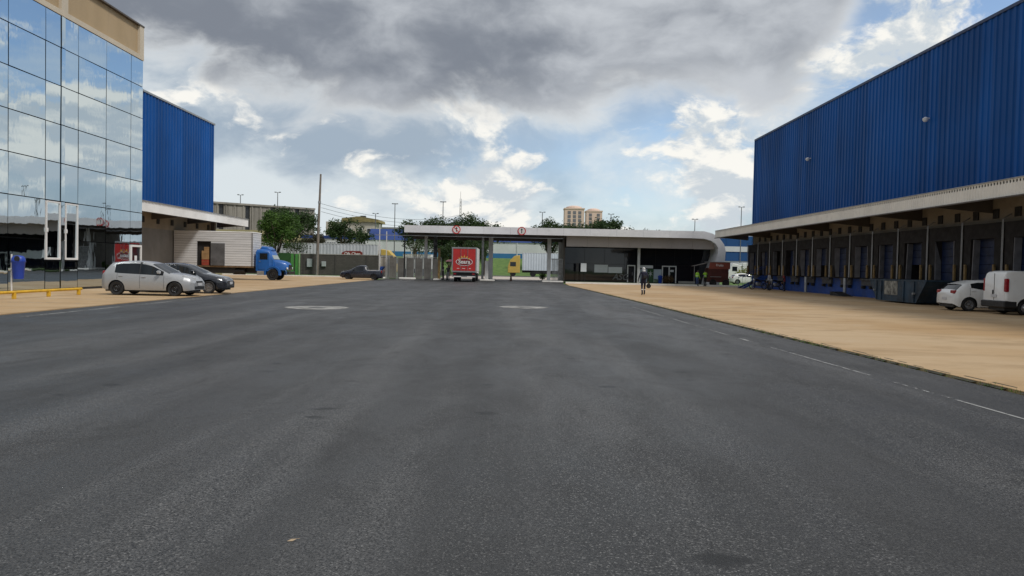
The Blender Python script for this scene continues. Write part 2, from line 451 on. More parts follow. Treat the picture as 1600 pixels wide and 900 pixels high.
# worn edging strip with gaps along the right-hand edge of the road
rnd = random.Random(3)
def edge_x(y):
    for (xa, ya), (xb, yb) in zip(EDGE, EDGE[1:]):
        if ya <= y <= yb: return xa + (xb - xa) * (y - ya) / (yb - ya)
    return EDGE[-1][0]
M_EDGE = mat('damp_edge_soil', (.035, .034, .02), .9, 0, .4, 4)
mb = MB(); y = 2.0
while y < 70:
    L = rnd.uniform(.25, .6); w = rnd.uniform(.06, .16)
    xa, xb = edge_x(y) + .13, edge_x(y + L) + .13
    mb.add([(xa - .1, y, .008), (xb - .1, y + L, .008), (xb + w, y + L, .034), (xa + w, y + rnd.uniform(-.05, .05), .034)], [(0, 1, 2, 3)])
    y += L + rnd.uniform(.08, .35)
tag(put('edge_strip', mb, M_EDGE), kind='structure')
mb = MB()
for _ in range(2600):
    y = 3 + 50 * rnd.random() ** 1.5; k = math.sin(y * 1.9) + math.sin(y * .7 + 1)
    if k < .35 and rnd.random() < .8: continue
    x = edge_x(y) + .06 + rnd.gauss(0, .05); a = rnd.uniform(0, 6.28); hh = rnd.uniform(.02, .085); l = rnd.uniform(-.04, .04)
    ca, sa = math.cos(a) * .006, math.sin(a) * .006
    mb.add([(x - ca, y - sa, .0), (x + ca, y + sa, .0), (x + l, y + l * .5, hh)], [(0, 1, 2)])
tag(put('grass_tufts', mb, M_GRASS), 'small grass tufts growing along the right edge of the asphalt', 'grass', kind='stuff')

# painted lines, worn
def line_mat(name, col, thr):
    m = bpy.data.materials.new(name); m.use_nodes = True; t = m.node_tree; h = G(t); b = t.nodes['Principled BSDF']
    p = h.node('ShaderNodeNewGeometry').outputs['Position']
    n = h.noise(p, 7, 8, .7); n2 = h.noise(p, .5, 3, .5)
    k = h.smooth(add2(h, (n, 1.), (n2, .6)), thr, thr + .14)
    b.inputs['Base Color'].default_value = col + (1,); b.inputs['Roughness'].default_value = .7
    tr = h.node('ShaderNodeBsdfTransparent'); mx = h.node('ShaderNodeMixShader')
    h.put(mx.inputs[0], k); t.links.new(tr.outputs[0], mx.inputs[1]); t.links.new(b.outputs[0], mx.inputs[2])
    t.links.new(mx.outputs[0], t.nodes['Material Output'].inputs[0]); return m
M_LINE = line_mat('worn_white_paint', (.27, .27, .265), .70)
M_LINE2 = line_mat('worn_white_paint_faint', (.34, .34, .33), .74)
def strip(pts, w, z, m, nm='lane_line'):
    mb = MB()
    for (xa, ya), (xb, yb) in zip(pts, pts[1:]):
        d = Vector((xb - xa, yb - ya)); d.normalize(); nx_, ny_ = -d.y * w / 2, d.x * w / 2
        mb.add([(xa - nx_, ya - ny_, z), (xa + nx_, ya + ny_, z), (xb + nx_, yb + ny_, z), (xb - nx_, yb - ny_, z)], [(0, 1, 2, 3)])
    return tag(put(nm, mb, m), kind='structure')
strip([(6.15, 1.), (6.0, 8.8), (5.9, 11.6)], .05, .004, M_LINE)
strip([(5.88, 12.3), (5.72, 16.6)], .05, .004, M_LINE)
strip([(5.70, 17.3), (5.66, 18.6)], .07, .004, M_LINE2)
strip([(5.62, 19.4), (5.34, 31.5), (5.2, 38)], .05, .004, M_LINE)
strip([(-13.4, 20), (-13.5, 34)], .09, .004, M_LINE2)
strip([(-13.3, 36.4), (-12.2, 37.6)], .14, .004, M_LINE)
strip([(-19.5, 26.6), (-15.2, 26.9)], .10, .034, M_LINE2, 'bay_line')
strip([(-19.5, 29.4), (-15.2, 29.7)], .10, .034, M_LINE2, 'bay_line')

# round concrete manhole patches
M_PATCH = mat('pale_patch_concrete', (.27, .265, .25), .85, 0, .45, 2.5, dirt=.8)
M_IRON = mat('cast_iron', (.10, .10, .10), .6, .3, .2, 8)
def manhole(x, y, r, label):
    e = empty('manhole', (x, y, 0)); tag(e, label, 'manhole', 'round manholes in the asphalt')
    mb = MB(); n = 36; a = []; b = []
    for k in range(n):
        t = 2 * math.pi * k / n; q = r * (1 + .03 * math.sin(3 * t + x) + .02 * math.sin(7 * t))
        a.append((q * math.cos(t), q * math.sin(t), .006)); b.append((.33 * math.cos(t), .33 * math.sin(t), .012))
    mb.loft([b, a]); put('concrete_ring', mb, M_PATCH, e)
    mb = MB(); mb.lathe([(.0, .014), (.24, .014), (.25, .010), (.26, .014), (.32, .014)], n=32); put('cover', mb, M_IRON, e)
manhole(-7.15, 27.7, 1.15, 'wide pale concrete manhole patch left of the lane centre')
manhole(.5, 31.0, 1.0, 'smaller concrete manhole patch straight ahead towards the gate')

# kerbs, apron, street, grass strips
mb = MB(); mb.prism([(-9, 92.004), (6.2, 92.004), (9, 138), (-12, 138)], -.02, .004, 'z')
tag(put('apron', mb, mat('pink_concrete', (.46, .40, .35), .8, 0, .1, .4, dirt=.15, world=True)), kind='structure')
mb = MB(); mb.box(-160, 160, 126, 137.5, -.02, .016); tag(put('street', mb, mat('street_asphalt', (.10, .10, .10), .8, 0, .2, .3, world=True)), kind='structure')
def slabstruct(nm, x0, x1, y0, y1, z0, z1, m, bev=.02):
    return tag(put(nm, MB().box(x0, x1, y0, y1, z0, z1), m, bevel=bev), kind='structure')
slabstruct('kerb_by_office', 5.6, 24.5, 79.0, 79.35, -.02, .20, M_KERB)
slabstruct('office_lawn', 5.9, 24.4, 79.352, 87.0, -.02, .13, mat('lawn', (.05, .085, .02), .95, 0, .35, 1.5))
slabstruct('kerb_by_wall', -34, -15.3, 88.5, 88.8, -.02, .16, M_KERB)
slabstruct('wall_lawn', -34, -15.3, 88.8, 95.9, -.02, .12, mat('lawn_bright', (.06, .13, .022), .95, 0, .35, 1.5))
slabstruct('gate_kerb', -8.9, -8.2, 85.0, 88.0, -.02, .14, M_KERB)

# ================================================================== BUILDINGS
def corrugated(x, y0, y1, z0, z1, face, pitch=.5, depth=.05):
    """upright ribbed sheet on the plane x, ribs towards face*X"""
    mb = MB(); pr = []; y = y0
    while y < y1 - 1e-6:
        for a, dd in ((0, 0), (.30, 0), (.42, 1), (.78, 1), (.90, 0)):
            yy = y + a * pitch
            if yy <= y1: pr.append((x + face * depth * dd, yy))
        y += pitch
    pr.append((x, y1))
    mb.loft([[(a, b, z0) for a, b in pr], [(a, b, z1) for a, b in pr]], closed=False)
    return mb
def corrugated_x(y, x0, x1, z0, z1, pitch=.5, depth=.05):
    mb = corrugated(y, x0, x1, z0, z1, -1, pitch, depth)
    mb.v = [(b, a, c) for a, b, c in mb.v]; return mb

def canopy(root, rel, xw, xe, y0, y1, zt, zb, m_f, beam=6.8, end_drop=True):
    s = 1 if xe > xw else -1
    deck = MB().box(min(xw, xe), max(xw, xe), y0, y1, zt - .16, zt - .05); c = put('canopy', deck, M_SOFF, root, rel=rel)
    f = corrugated(xe, y0, y1, zb, zt, s, .22, .018); put('fascia', f, m_f, c, rel=rel)
    put('fascia', corrugated_x(y1, min(xw, xe), max(xw, xe), zb, zt, .22, -.018), m_f, c, rel=rel)
    put('fascia_cap', MB().box(xe - .06, xe + .06, y0, y1, zt + .002, zt + .04), M_STEEL, c, rel=rel)
    put('fascia_trim', MB().box(xe - .10, xe - .01, y0, y1, zb - .03, zb + .03), M_SOFF, c, rel=rel)
    y = y1 - 1.2
    while y > y0:
        b = MB(); b.prism([(xw, zb - .22), (xe - s * .15, zb + .02), (xe - s * .15, zt - .17), (xw, zt - .17)], y - .09, y + .09, 'y')
        put('canopy_beam', b, M_SOFF, c, rel=rel); y -= beam
    for q in (.3, .65):
        xx = xw + (xe - xw) * q
        put('purlin', MB().box(xx - .05, xx + .05, y0, y1, zt - .32, zt - .162), M_SOFF, c, rel=rel)
    return c

# ---- right-hand warehouse with the loading docks
XW = 25.0; Y0, Y1 = 8.0, 78.9
RR = (XW, 43, 0)
wr = empty('warehouse', RR)
tag(wr, 'long blue ribbed-metal warehouse with a row of loading docks, on the right', 'warehouse')
put('cladding', corrugated(XW, Y0, Y1, 5.7, 15.3, -1, .5, .055), M_BLUE, wr, rel=RR)
put('end_cladding', corrugated_x(Y1, XW, XW + 45, .1, 15.3, .5, -.055), M_BLUE, wr, rel=RR)
put('roof', MB().box(XW + .02, XW + 45, Y0, Y1 - .02, 15.05, 15.2), M_STEEL, wr, rel=RR)
put('roof_trim', MB().box(XW - .10, XW + .06, Y0, Y1 + .1, 15.25, 15.42), mat('dark_blue_trim', (.03, .05, .12), .5), wr, rel=RR)
put('corner_trim', MB().box(XW - .09, XW + .03, Y1 - .05, Y1 + .1, 5.7, 15.25), M_BLUE, wr, rel=RR)
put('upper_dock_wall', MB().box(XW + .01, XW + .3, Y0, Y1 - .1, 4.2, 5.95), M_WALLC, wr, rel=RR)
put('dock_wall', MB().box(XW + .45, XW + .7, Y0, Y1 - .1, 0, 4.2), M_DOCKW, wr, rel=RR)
put('dock_platform', MB().box(XW, XW + .45, Y0, Y1 - .1, 0, 1.32), M_BLUE2, wr, rel=RR)
put('platform_edge', MB().box(XW - .03, XW + .2, Y0, Y1 - .1, 1.322, 1.38), M_DARK, wr, rel=RR)
canopy(wr, RR, XW, 21.8, Y0, 81.6, 5.97, 5.2, M_CREAM)
for y, z in ((64.0, 11.1), (45.8, 10.9)):
    mb = MB(); mb.lathe([(0, 0), (.10, .02), (.16, .12), (.16, .22), (.05, .3), (0, .3)], (XW - .3, y, z), 'z', 14); mb.box(XW - .3, XW, y - .03, y + .03, z + .2, z + .26)
    put('wall_lamp', mb, M_FRAME, wr, rel=RR, smooth=True)
# vents in the cream wall
vent = MB().box(-.03, .02, -.23, .23, -.24, .24); vme = vent.mesh('vent'); vme.materials.append(M_DARK)
y = 12.0
while y < 78:
    put('vent', vme, None, wr, (-.02, y - 43, 4.92)); y += 1.7
# dock bays, built once and copied with shared meshes
def bay_meshes():
    d = {}
    fr = MB(); t = .62
    w = 1.62; ow = .98
    fr.box(-t, 0.44, -w, -ow, 1.40, 4.35); fr.box(-t, .44, ow, w, 1.40, 4.35); fr.box(-t - .02, .44, -w - .02, w + .02, 3.62, 4.40)
    d['dock_shelter'] = (fr.mesh('dock_shelter'), M_BROWN)
    dr = MB()
    for k in range(5): dr.box(-.22, -.16, -.97, .97, 1.40 + k * .45, 1.40 + k * .45 + .43)
    d['dock_door'] = (dr.mesh('dock_door'), mat('dark_blue_door', (.004, .014, .055), .6, 0, .3, 1.5))
    fl = MB(); fl.prism([(-t + .02, 1.42), (-.24, 1.42), (-.24, 3.6), (-t + .02, 3.6)], -.03, .03, 'y'); d['curtain_flap'] = (fl.mesh('curtain_flap'), M_FLAP)
    gp = MB(); gp.cbox(-.06, .06, -.07, .07, 1.39, 2.28, .02); d['guide_post'] = (gp.mesh('guide_post'), M_DYEL)
    lv = MB(); lv.box(-.16, .0, -.85, .85, .86, 1.33); lv.box(-.30, -.16, -.75, .75, 1.22, 1.32); d['dock_leveller'] = (lv.mesh('dock_leveller'), mat('grey_leveller', (.06, .06, .065), .6, 0, .2, 3))
    bp = MB(); bp.cbox(-.26, 0, -.12, .12, .62, .84, .02); d['bumper'] = (bp.mesh('bumper'), M_DARK)
    pp = MB(); pp.tube([(-.68, 0, 1.39), (-.68, 0, 4.55), (-.3, 0, 4.8)], .026, 8); d['downpipe'] = (pp.mesh('downpipe'), M_STEEL)
    dh = MB()
    for k in (2, 3, 4): dh.box(-.22, -.16, -.97, .97, 1.40 + k * .45, 1.40 + k * .45 + .43)
    d['open_door'] = (dh.mesh('dock_door'), MAT['dark_blue_door'])
    for k, (me, m) in d.items(): me.materials.append(m)
    return d
BM = bay_meshes(); PITCH = 3.4; rnd = random.Random(11)
for k in range(-7, 12):
    yc = 37.6 + PITCH * k + PITCH / 2
    b = put('dock_shelter', BM['dock_shelter'][0], None, wr, (0, yc - 43, 0))
    lift = {2: 1.35, 6: .9, 9: 1.8}.get(k, 0)          # a few doors stand partly open
    if lift < 1.5: put('dock_door', BM['open_door' if lift else 'dock_door'][0], None, b, (rnd.uniform(-.02, .05), 0, 0))
    for s in (-1, 1):
        f = put('curtain_flap', BM['curtain_flap'][0], None, b, (0, s * .95, 0), (R(rnd.uniform(-2.5, 2.5)), 0, R(rnd.uniform(-14, 14))))
        put('guide_post', BM['guide_post'][0], None, b, (-.74, s * 1.2, 0))
        put('bumper', BM['bumper'][0], None, b, (0, s * .6, 0))
        put('downpipe', BM['downpipe'][0], None, b, (0, s * 1.66, 0))
    put('dock_leveller', BM['dock_leveller'][0], None, b)
# free-standing bollards in front of the platform
for i, (y, lab) in enumerate(((63.0, 'pale steel bollard at the blue dock base, farther of the two'), (55.6, 'pale steel bollard at the blue dock base, nearer, with a dark ramp at its foot'))):
    e = empty('bollard', (24.5, y, .03)); tag(e, lab, 'bollard', 'steel bollards at the docks')
    put('post', MB().lathe([(.0, 1.32), (.10, 1.32), (.12, 1.28), (.12, 0)], n=14), M_STEEL, e, smooth=True)
    put('base_plate', MB().cbox(-.2, .2, -.2, .2, 0, .03, .005), M_STEEL, e)
e = empty('wheel_ramp', (24.0, 55.2, .03)); tag(e, 'low black rubber ramp lying at the foot of the nearer bollard', 'ramp')
put('ramp', MB().prism([(-1.3, 0), (.5, 0), (.5, .26), (.2, .26)], -.4, .4, 'x'), M_DARK, e, rot=(0, 0, 0))
put('ramp_lip', MB().box(-.42, .42, .45, .8, 0, .30), M_DARK, e)

# ---- left-hand warehouse behind the glass office
RL = (-29.6, 60, 0)
wl = empty('warehouse', RL)
tag(wl, 'blue ribbed-metal warehouse standing behind the mirror-glass office, on the left', 'warehouse')
put('cladding', corrugated(-29.6, 46.0, 74.6, 5.6, 15.0, 1, .55, .055), sheet_metal('blue_sheet_metal_left', (.004, .070, .275), .5), wl, rel=RL)
put('end_cladding', corrugated_x(74.6, -75, -29.6, .1, 15.0, .5, -.055), M_BLUE, wl, rel=RL)
put('roof', MB().box(-75, -29.62, 46.0, 74.58, 14.75, 14.9), M_STEEL, wl, rel=RL)
put('roof_trim', MB().box(-29.66, -29.5, 46.0, 74.7, 14.95, 15.1), M_STEEL, wl, rel=RL)
put('upper_wall', MB().box(-29.9, -29.61, 46.0, 74.4, 4.2, 5.9), M_WALLC, wl, rel=RL)
put('dock_wall', MB().box(-29.95, -29.66, 46.0, 74.4, 0.0, 4.2), M_GREYW, wl, rel=RL)
put('pillar', MB().box(-29.6, -29.25, 74.0, 74.4, 0, 5.6), M_SOFF, wl, rel=RL)
canopy(wl, RL, -29.6, -26.9, 46.0, 76.8, 5.9, 5.15, M_WHITE)
y = 50.0
while y < 74:
    put('vent', vme, None, wl, (.02, y - 60, 4.85), (0, 0, math.pi)); y += 2.6

# ---- mirror-glass office, left
XG = -22.3
RG = (XG, 36, 0)
go = empty('glass_office', RG)
tag(go, 'office block with mirror-glass front and beige parapet, at far left', 'office building')
cols = [45.4, 44.0, 41.35, 38.7, 37.55, 37.2, 36.0, 33.35] 
while cols[-1] > 8: cols.append(cols[-1] - 2.65)
rows = [.12, 2.5, 4.4, 6.27, 8.15, 10.03, 11.9, 13.45]
put('core_wall', MB().box(XG - 18, XG - .12, 5, 45.3, 0, 13.45), M_SEAM, go, rel=RG)
put('far_wall', MB().box(XG - 18, XG - .05, 45.3, 45.42, 0, 15.4), M_BEIGE2, go, rel=RG)
put('plinth', MB().box(XG - .1, XG + .02, 5, 45.4, 0, .118), M_SEAM, go, rel=RG)
WINS = [(36.0, 37.2, 1.5, 4.4), (37.55, 38.7, 1.5, 4.4)]
rnd = random.Random(5); pcache = {}
for i in range(len(cols) - 1):
    yb, ya = cols[i], cols[i + 1]
    for j in range(len(rows) - 1):
        za, zb = rows[j], rows[j + 1]
        segs = [(za, zb)]
        if any(abs(ya - w[0]) < .01 for w in WINS):
            if j == 0: segs = [(za, 1.48)]
            elif j == 1: continue
        if i == 0 and j == 0: continue
        for (a, b) in segs:
            key = (round(yb - ya, 3), round(b - a, 3))
            if key not in pcache:
                hw, hh = (yb - ya) / 2 - .022, (b - a) / 2 - .022
                me = MB().box(-.02, .02, -hw, hw, -hh, hh).mesh('glass_pane'); me.materials.append(M_GLASS); pcache[key] = me
            narrow = (yb - ya) < .5
            put('glass_pane', pcache[key], None, go, (.035 if narrow else 0, (ya + yb) / 2 - 36, (a + b) / 2), (0, R(rnd.gauss(0, .18)), R((1.6 if narrow else 0) + rnd.gauss(0, .20))))
for w in WINS:
    f = empty('window', (0, (w[0] + w[1]) / 2 - 36, (w[2] + w[3]) / 2)); f.parent = go
    hw, hh = (w[1] - w[0]) / 2 - .03, (w[3] - w[2]) / 2 - .04; t = .07
    mb = MB(); mb.box(-.02, .07, -hw, -hw + t, -hh, hh); mb.box(-.02, .07, hw - t, hw, -hh, hh); mb.box(-.02, .07, -hw + t, hw - t, -hh, -hh + t * 1.4); mb.box(-.02, .07, -hw + t, hw - t, hh - t, hh)
    put('frame', mb, M_FRAME, f)
    put('pane', MB().box(-.01, .015, -hw + t, hw - t, -hh + t, hh - t), M_GLASS, f, rot=(0, R(.5), 0))
    put('handle', MB().cbox(.07, .13, -hw + .02, -hw + .06, -.1, .1, .01), M_FRAME, f)
# service door in the last column
f = empty('door', (0, 44.65 - 36, 0)); f.parent = go
mb = MB(); mb.box(-.03, .08, -.64, -.52, .03, 2.48); mb.box(-.03, .08, .52, .64, .03, 2.48); mb.box(-.03, .08, -.52, .52, 2.36, 2.48); mb.box(-.03, .06, -.52, .52, .03, .14)
put('frame', mb, M_FRAME, f)
put('pane', MB().box(-.01, .015, -.52, .52, .14, 2.36), M_DGLASS, f)
put('notice', MB().box(.016, .022, -.12, .16, 1.55, 1.85), M_PAPER, f)
# parapet: recessed beige panels in a paler frame
put('parapet_band', MB().box(XG - .12, XG + .06, 5, 45.42, 13.46, 13.72), M_BEIGE2, go, rel=RG)
put('parapet_cap', MB().box(XG - .2, XG + .08, 5, 45.45, 15.42, 15.5), M_SOFF, go, rel=RG)
for ya, yb in ((44.95, 45.43), (37.2, 37.75), (29.4, 29.95), (21.6, 22.1)):
    put('parapet_pier', MB().box(XG - .12, XG + .05, ya, yb, 13.722, 15.42), M_BEIGE2, go, rel=RG)
pa = [45.0, 37.5, 29.7, 21.9, 6]
for a, b in zip(pa, pa[1:]):
    put('parapet_panel', MB().box(XG - .3, XG - .10, b, a, 13.6, 15.42), M_BEIGE, go, rel=RG)

# ---- gatehouse: one long roof over the gate lanes and the glazed office
RQ = (5, 86, 0); YF = 84.0; YG = 87.2
gh = empty('gatehouse', RQ)
tag(gh, 'long low gatehouse with pale grey roof edge over gate lanes and dark glazed office', 'gatehouse')
ZT, ZB = 6.05, 5.25
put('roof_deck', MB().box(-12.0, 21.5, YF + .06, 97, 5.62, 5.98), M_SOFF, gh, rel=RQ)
xx = -12.1; k = 0
while xx < 20.4:
    w = min(2.95, 20.6 - xx)
    put('fascia_panel', MB().box(xx + .006, xx + w - .006, YF, YF + .055, ZB, ZT), M_FASC, gh, rel=RQ); xx += w
put('fascia_side', MB().box(-12.1, -12.04, YF + .06, 97, ZB, ZT), M_FASC, gh, rel=RQ)
put('soffit_beam', MB().box(-11.8, 5.9, YF + .9, YF + 1.3, 4.95, 5.6), M_SOFF, gh, rel=RQ)
put('soffit_beam', MB().box(-11.8, 5.9, YF + 5.4, YF + 5.7, 4.7, 5.6), M_SOFF, gh, rel=RQ)
put('soffit_rail', MB().box(-15.4, 5.6, YF + .55, YF + .65, 4.88, 4.95), M_STEEL, gh, rel=RQ)
def colm(x, y, w, z1, m, nm='column'):
    return put(nm, MB().cbox(x - w / 2, x + w / 2, y - w / 2, y + w / 2, 0, z1, .02), m, gh, rel=RQ)
colm(-10.0, 87.2, .34, 5.6, M_WPOST); colm(-3.45, 87.2, .26, 5.6, M_STEEL); colm(-2.55, 88.2, .5, 5.6, M_WPOST)
colm(4.2, 87.2, .42, 5.6, M_WPOST); colm(14.35, 86.0, .30, 5.3, M_WPOST); colm(-12.35, 86.3, .14, 5.4, M_BLACK, 'corner_post')
M_MOTT = mat('mottled_grey_pillar', (.12, .125, .135), .8, 0, .5, 3, dirt=.5)
colm(-9.05, 88.4, .42, 5.6, M_MOTT)
# curved end of the office roof: a thick rounded hoop with a leaning leg
outer = [(20.0, 6.05), (21.2, 6.05), (22.1, 5.83), (22.9, 5.35), (23.45, 4.65), (23.65, 3.9), (23.6, 3.0), (23.35, 1.8), (23.0, 0)]
inner = [(20.0, 5.25), (21.2, 5.22), (22.0, 5.02), (22.55, 4.65), (22.8, 4.2), (22.78, 3.6), (22.5, 2.6), (22.15, 1.4), (21.8, 0)]
for i in range(len(outer) - 1):
    q = [inner[i], inner[i + 1], outer[i + 1], outer[i]]
mb = MB(); ya, yb = YF - .03, 96
for i in range(len(outer) - 1):
    a, b, c, d = inner[i], inner[i + 1], outer[i + 1], outer[i]
    A = [(p[0], ya, p[1]) for p in (a, b, c, d)]; B = [(p[0], yb, p[1]) for p in (a, b, c, d)]
    mb.add(A + B, [(0, 1, 2, 3), (4, 7, 6, 5), (0, 4, 5, 1), (2, 6, 7, 3)])
put('curved_end', mb, M_FASC, gh, rel=RQ, smooth=True, ang=30)
# taupe cladding panels
xx = 6.0
while xx < 22.6:
    w = min(2.36, 22.65 - xx); put('cladding_panel', MB().box(xx + .008, xx + w - .008, YF + .9, YF + .98, 4.08, 5.5), M_TAUPE, gh, rel=RQ); xx += w
put('side_wall', MB().box(5.85, 6.0, YG - .5, 97, 0, 5.6), M_SOFF, gh, rel=RQ)
put('back_wall', MB().box(6.0, 23, 95, 95.2, 0, 5.6), M_SOFF, gh, rel=RQ)
put('office_floor', MB().box(6.0, 22.0, YG - .4, 95, 0, .14), M_CONC, gh, rel=RQ)
# dark glazing: tall panes
xs_ = [6.0, 8.3, 10.6, 12.9, 14.35, 16.5, 18.7, 20.6, 22.75]
for a, b in zip(xs_, xs_[1:]):
    for za, zb in ((.15, 2.2), (2.2, 4.08)):
        put('glass_pane', MB().box(a + .015, b - .015, YG - .02, YG + .02, za + .012, zb - .012), M_DGLASS, gh, rel=RQ)
put('glazing_backing', MB().box(6.0, 22.9, YG + .06, YG + .12, .1, 4.1), M_BLACK, gh, rel=RQ)
def door(x0, x1, z1, leaves=1):
    d = put('door', MB().box(x0, x1, YG - .06, YG - .03, .15, z1), M_DGLASS, gh, rel=RQ)
    mb = MB(); xsx = [x0 + (x1 - x0) * i / leaves for i in range(leaves + 1)]
    for x in xsx: mb.box(x - .06, x + .06, YG - .11, YG - .062, .15, z1)
    for a, b in zip(xsx, xsx[1:]): mb.box(a + .06, b - .06, YG - .11, YG - .062, z1 - .12, z1)
    put('frame', mb, M_FRAME, d, rel=RQ)
    put('handle', MB().tube([((x0 + x1) / 2 + .12, YG - .16, .95), ((x0 + x1) / 2 + .12, YG - .16, 1.35)], .02, 6), M_STEEL, d, rel=RQ)
    return d
door(13.3, 14.1, 2.15); d2 = door(17.3, 18.85, 2.15, 2)
put('door_notice', MB().box(18.2, 18.6, YG - .075, YG - .063, 1.45, 1.68), M_PAPER, d2, rel=RQ)
M_LBLUE = mat('pale_blue_board', (.42, .50, .56), .5, 0, .06, 1)
M_MURAL = mat('leafy_print', (.16, .22, .13), .6, 0, .5, 3)
def board(nm, x0, x1, z0, z1, m, y=YG - .08): return put(nm, MB().box(x0, x1, y, y + .05, z0, z1), m, gh, rel=RQ)
board('white_panel', 9.45, 11.0, 1.22, 2.12, M_PAPER); board('white_panel', 11.06, 12.65, 1.2, 1.88, M_PAPER)
board('white_panel', 14.52, 16.2, 1.82, 2.15, M_PAPER)
board('blue_panel', 14.5, 15.55, .2, 1.72, M_LBLUE); board('blue_panel', 16.3, 17.2, .2, 1.72, M_LBLUE)
gp = board('green_poster', 15.58, 16.28, .2, 1.74, M_GREEND)
mb = MB()
for a in range(6):
    t = R(30 + 60 * a); mb.add([(15.93 + .05 * math.cos(t + 1.57), YG - .085, 1.2 + .05 * math.sin(t + 1.57)), (15.93 + .3 * math.cos(t), YG - .085, 1.2 + .38 * math.sin(t)), (15.93 - .05 * math.cos(t + 1.57), YG - .085, 1.2 - .05 * math.sin(t + 1.57))], [(0, 1, 2)])
put('white_emblem', mb, M_PAPER, gp, rel=RQ)
board('leafy_mural', 16.32, 17.18, .2, .6, M_MURAL, YG - .14)
board('grey_ledge', 19.1, 21.0, .15, .42, M_CONC, YG - .4)
t = put('lettering', text_mesh('ASG', .95, mat('pale_grey_lettering', (.16, .16, .165), .5), .01, .25, .02), None, gh, (12.45 - 5, YG - .1 - 86, .72), (R(90), 0, 0))
# gate barriers, grille panels and guard equipment between the lanes
M_MESHG = mat('weathered_grille', (.33, .33, .33), .6, .3, .3, 4, dirt=.4)
for i in range(9): put('grille_bar', MB().box(4.55 + i * .145, 4.63 + i * .145, 87.1, 87.16, .1, 2.6), M_MESHG, gh, rel=RQ)
put('grille_rail', MB().box(4.45, 5.85, 87.06, 87.2, 2.6, 2.7), M_STEEL, gh, rel=RQ)
put('lane_island', MB().cbox(-3.7, -2.0, 85.6, 91, 0, .16, .03), M_KERB, gh, rel=RQ)
put('lane_island', MB().cbox(3.4, 5.8, 85.6, 91, 0, .16, .03), M_KERB, gh, rel=RQ)
put('control_cabinet', MB().cbox(-3.15, -2.75, 86.2, 86.6, .16, 2.3, .03), M_WPOST, gh, rel=RQ)
put('barrier_post', MB().cbox(-8.45, -8.2, 85.6, 85.85, 0, 3.6, .02), M_DYEL, gh, rel=RQ)

# round no-way signs on the roof edge
M_SRED = mat('sign_red', (.50, .03, .03), .5, 0, .05, 4); M_SWHITE = mat('sign_white', (.66, .64, .62), .5, 0, .04, 4); M_SBLK = mat('sign_black', (.015, .015, .015), .5)
def sign(x, label, slash):
    e = empty('round_sign', (x, YF - .03, 5.66)); tag(e, label, 'sign', 'round signs on the gatehouse roof edge')
    put('plate', MB().lathe([(0, -.012), (.43, -.012), (.43, .012), (0, .012)], axis='y', n=32), M_SWHITE, e)
    put('red_ring', MB().lathe([(.36, -.02), (.46, -.02), (.46, .005), (.36, .005), (.36, -.02)], axis='y', n=36), M_SRED, e)
    put('arrow', MB().box(-.045, .045, -.019, -.013, -.26, .12).add([(-.13, -.019, .1), (.13, -.019, .1), (0, -.019, .3)], [(0, 1, 2)]), M_SBLK, e)
    if slash: put('slash', MB().box(-.37, .37, -.026, -.02, -.04, .04), M_SRED, e, rot=(0, R(45), 0))
sign(-6.3, 'round red-ringed no-straight-ahead sign with slash on the gate roof edge, left', True)
sign(.95, 'round red-ringed arrow sign without slash on the gate roof edge, right', False)

# ---- concrete block boundary wall, panel fence, green gate
bw = empty('boundary_wall', (-24.5, 96, 0)); tag(bw, 'dark grey concrete block wall behind the lawn, left of the gate', 'wall')
M_BLOCK = None
def block_mat():
    m = bpy.data.materials.new('block_wall'); m.use_nodes = True; t = m.node_tree; h = G(t); b = t.nodes['Principled BSDF']
    co = h.node('ShaderNodeTexCoord').outputs['Object']
    mp = h.node('ShaderNodeMapping'); mp.inputs['Rotation'].default_value = (R(90), 0, 0); h.put(mp.inputs[0], co)
    br = h.node('ShaderNodeTexBrick'); h.put(br.inputs['Vector'], mp.outputs[0])
    br.inputs['Color1'].default_value = (.075, .068, .06, 1); br.inputs['Color2'].default_value = (.098, .09, .08, 1); br.inputs['Mortar'].default_value = (.05, .047, .043, 1)
    br.inputs['Scale'].default_value = 1; br.inputs['Brick Width'].default_value = .4; br.inputs['Row Height'].default_value = .2; br.inputs['Mortar Size'].default_value = .012
    c = h.mix(h.smooth(h.noise(co, .5, 6, .65), .35, .7, 0, .45), br.outputs[0], (.05, .05, .045, 1))
    h.put(b.inputs['Base Color'], c); b.inputs['Roughness'].default_value = .9; return m
put('block_wall', MB().box(-9.3, 9.3, 0, .2, 0, 2.72), block_mat(), bw)
put('coping', MB().box(-9.3, 9.3, -.04, .24, 2.722, 2.80), M_CONC, bw)
for x in (-6, -2, 2, 6): put('wall_pier', MB().box(x - .1, x + .1, -.05, 0, 0, 2.72), mat('pier_grey', (.065, .06, .055), .9), bw)
for x, w, z0, z1, lab in ((-1.25, .66, 1.1, 2.15, 'taller pale meter box on the dark block wall, left of the pole'), (.55, .55, 1.2, 1.85, 'smaller pale meter box on the dark block wall, right of the pole')):
    e = empty('meter_box', (-24.5 + x, 95.93, z0)); tag(e, lab, 'meter box')
    put('case', MB().cbox(-w / 2, w / 2, -.14, .02, 0, z1 - z0, .015), mat('meter_grey', (.36, .40, .40), .6), e)
    put('door', MB().box(-w / 2 + .05, w / 2 - .05, -.155, -.142, .05, z1 - z0 - .05), mat('meter_grey2', (.42, .46, .46), .6), e)
pf = empty('panel_fence', (-11.8, 86.8, 0)); tag(pf, 'fence of grey concrete panels between white posts beside the gate', 'fence')
M_PANEL = mat('weathered_panel', (.36, .33, .285), .85, 0, .15, 1.2, dirt=.3)
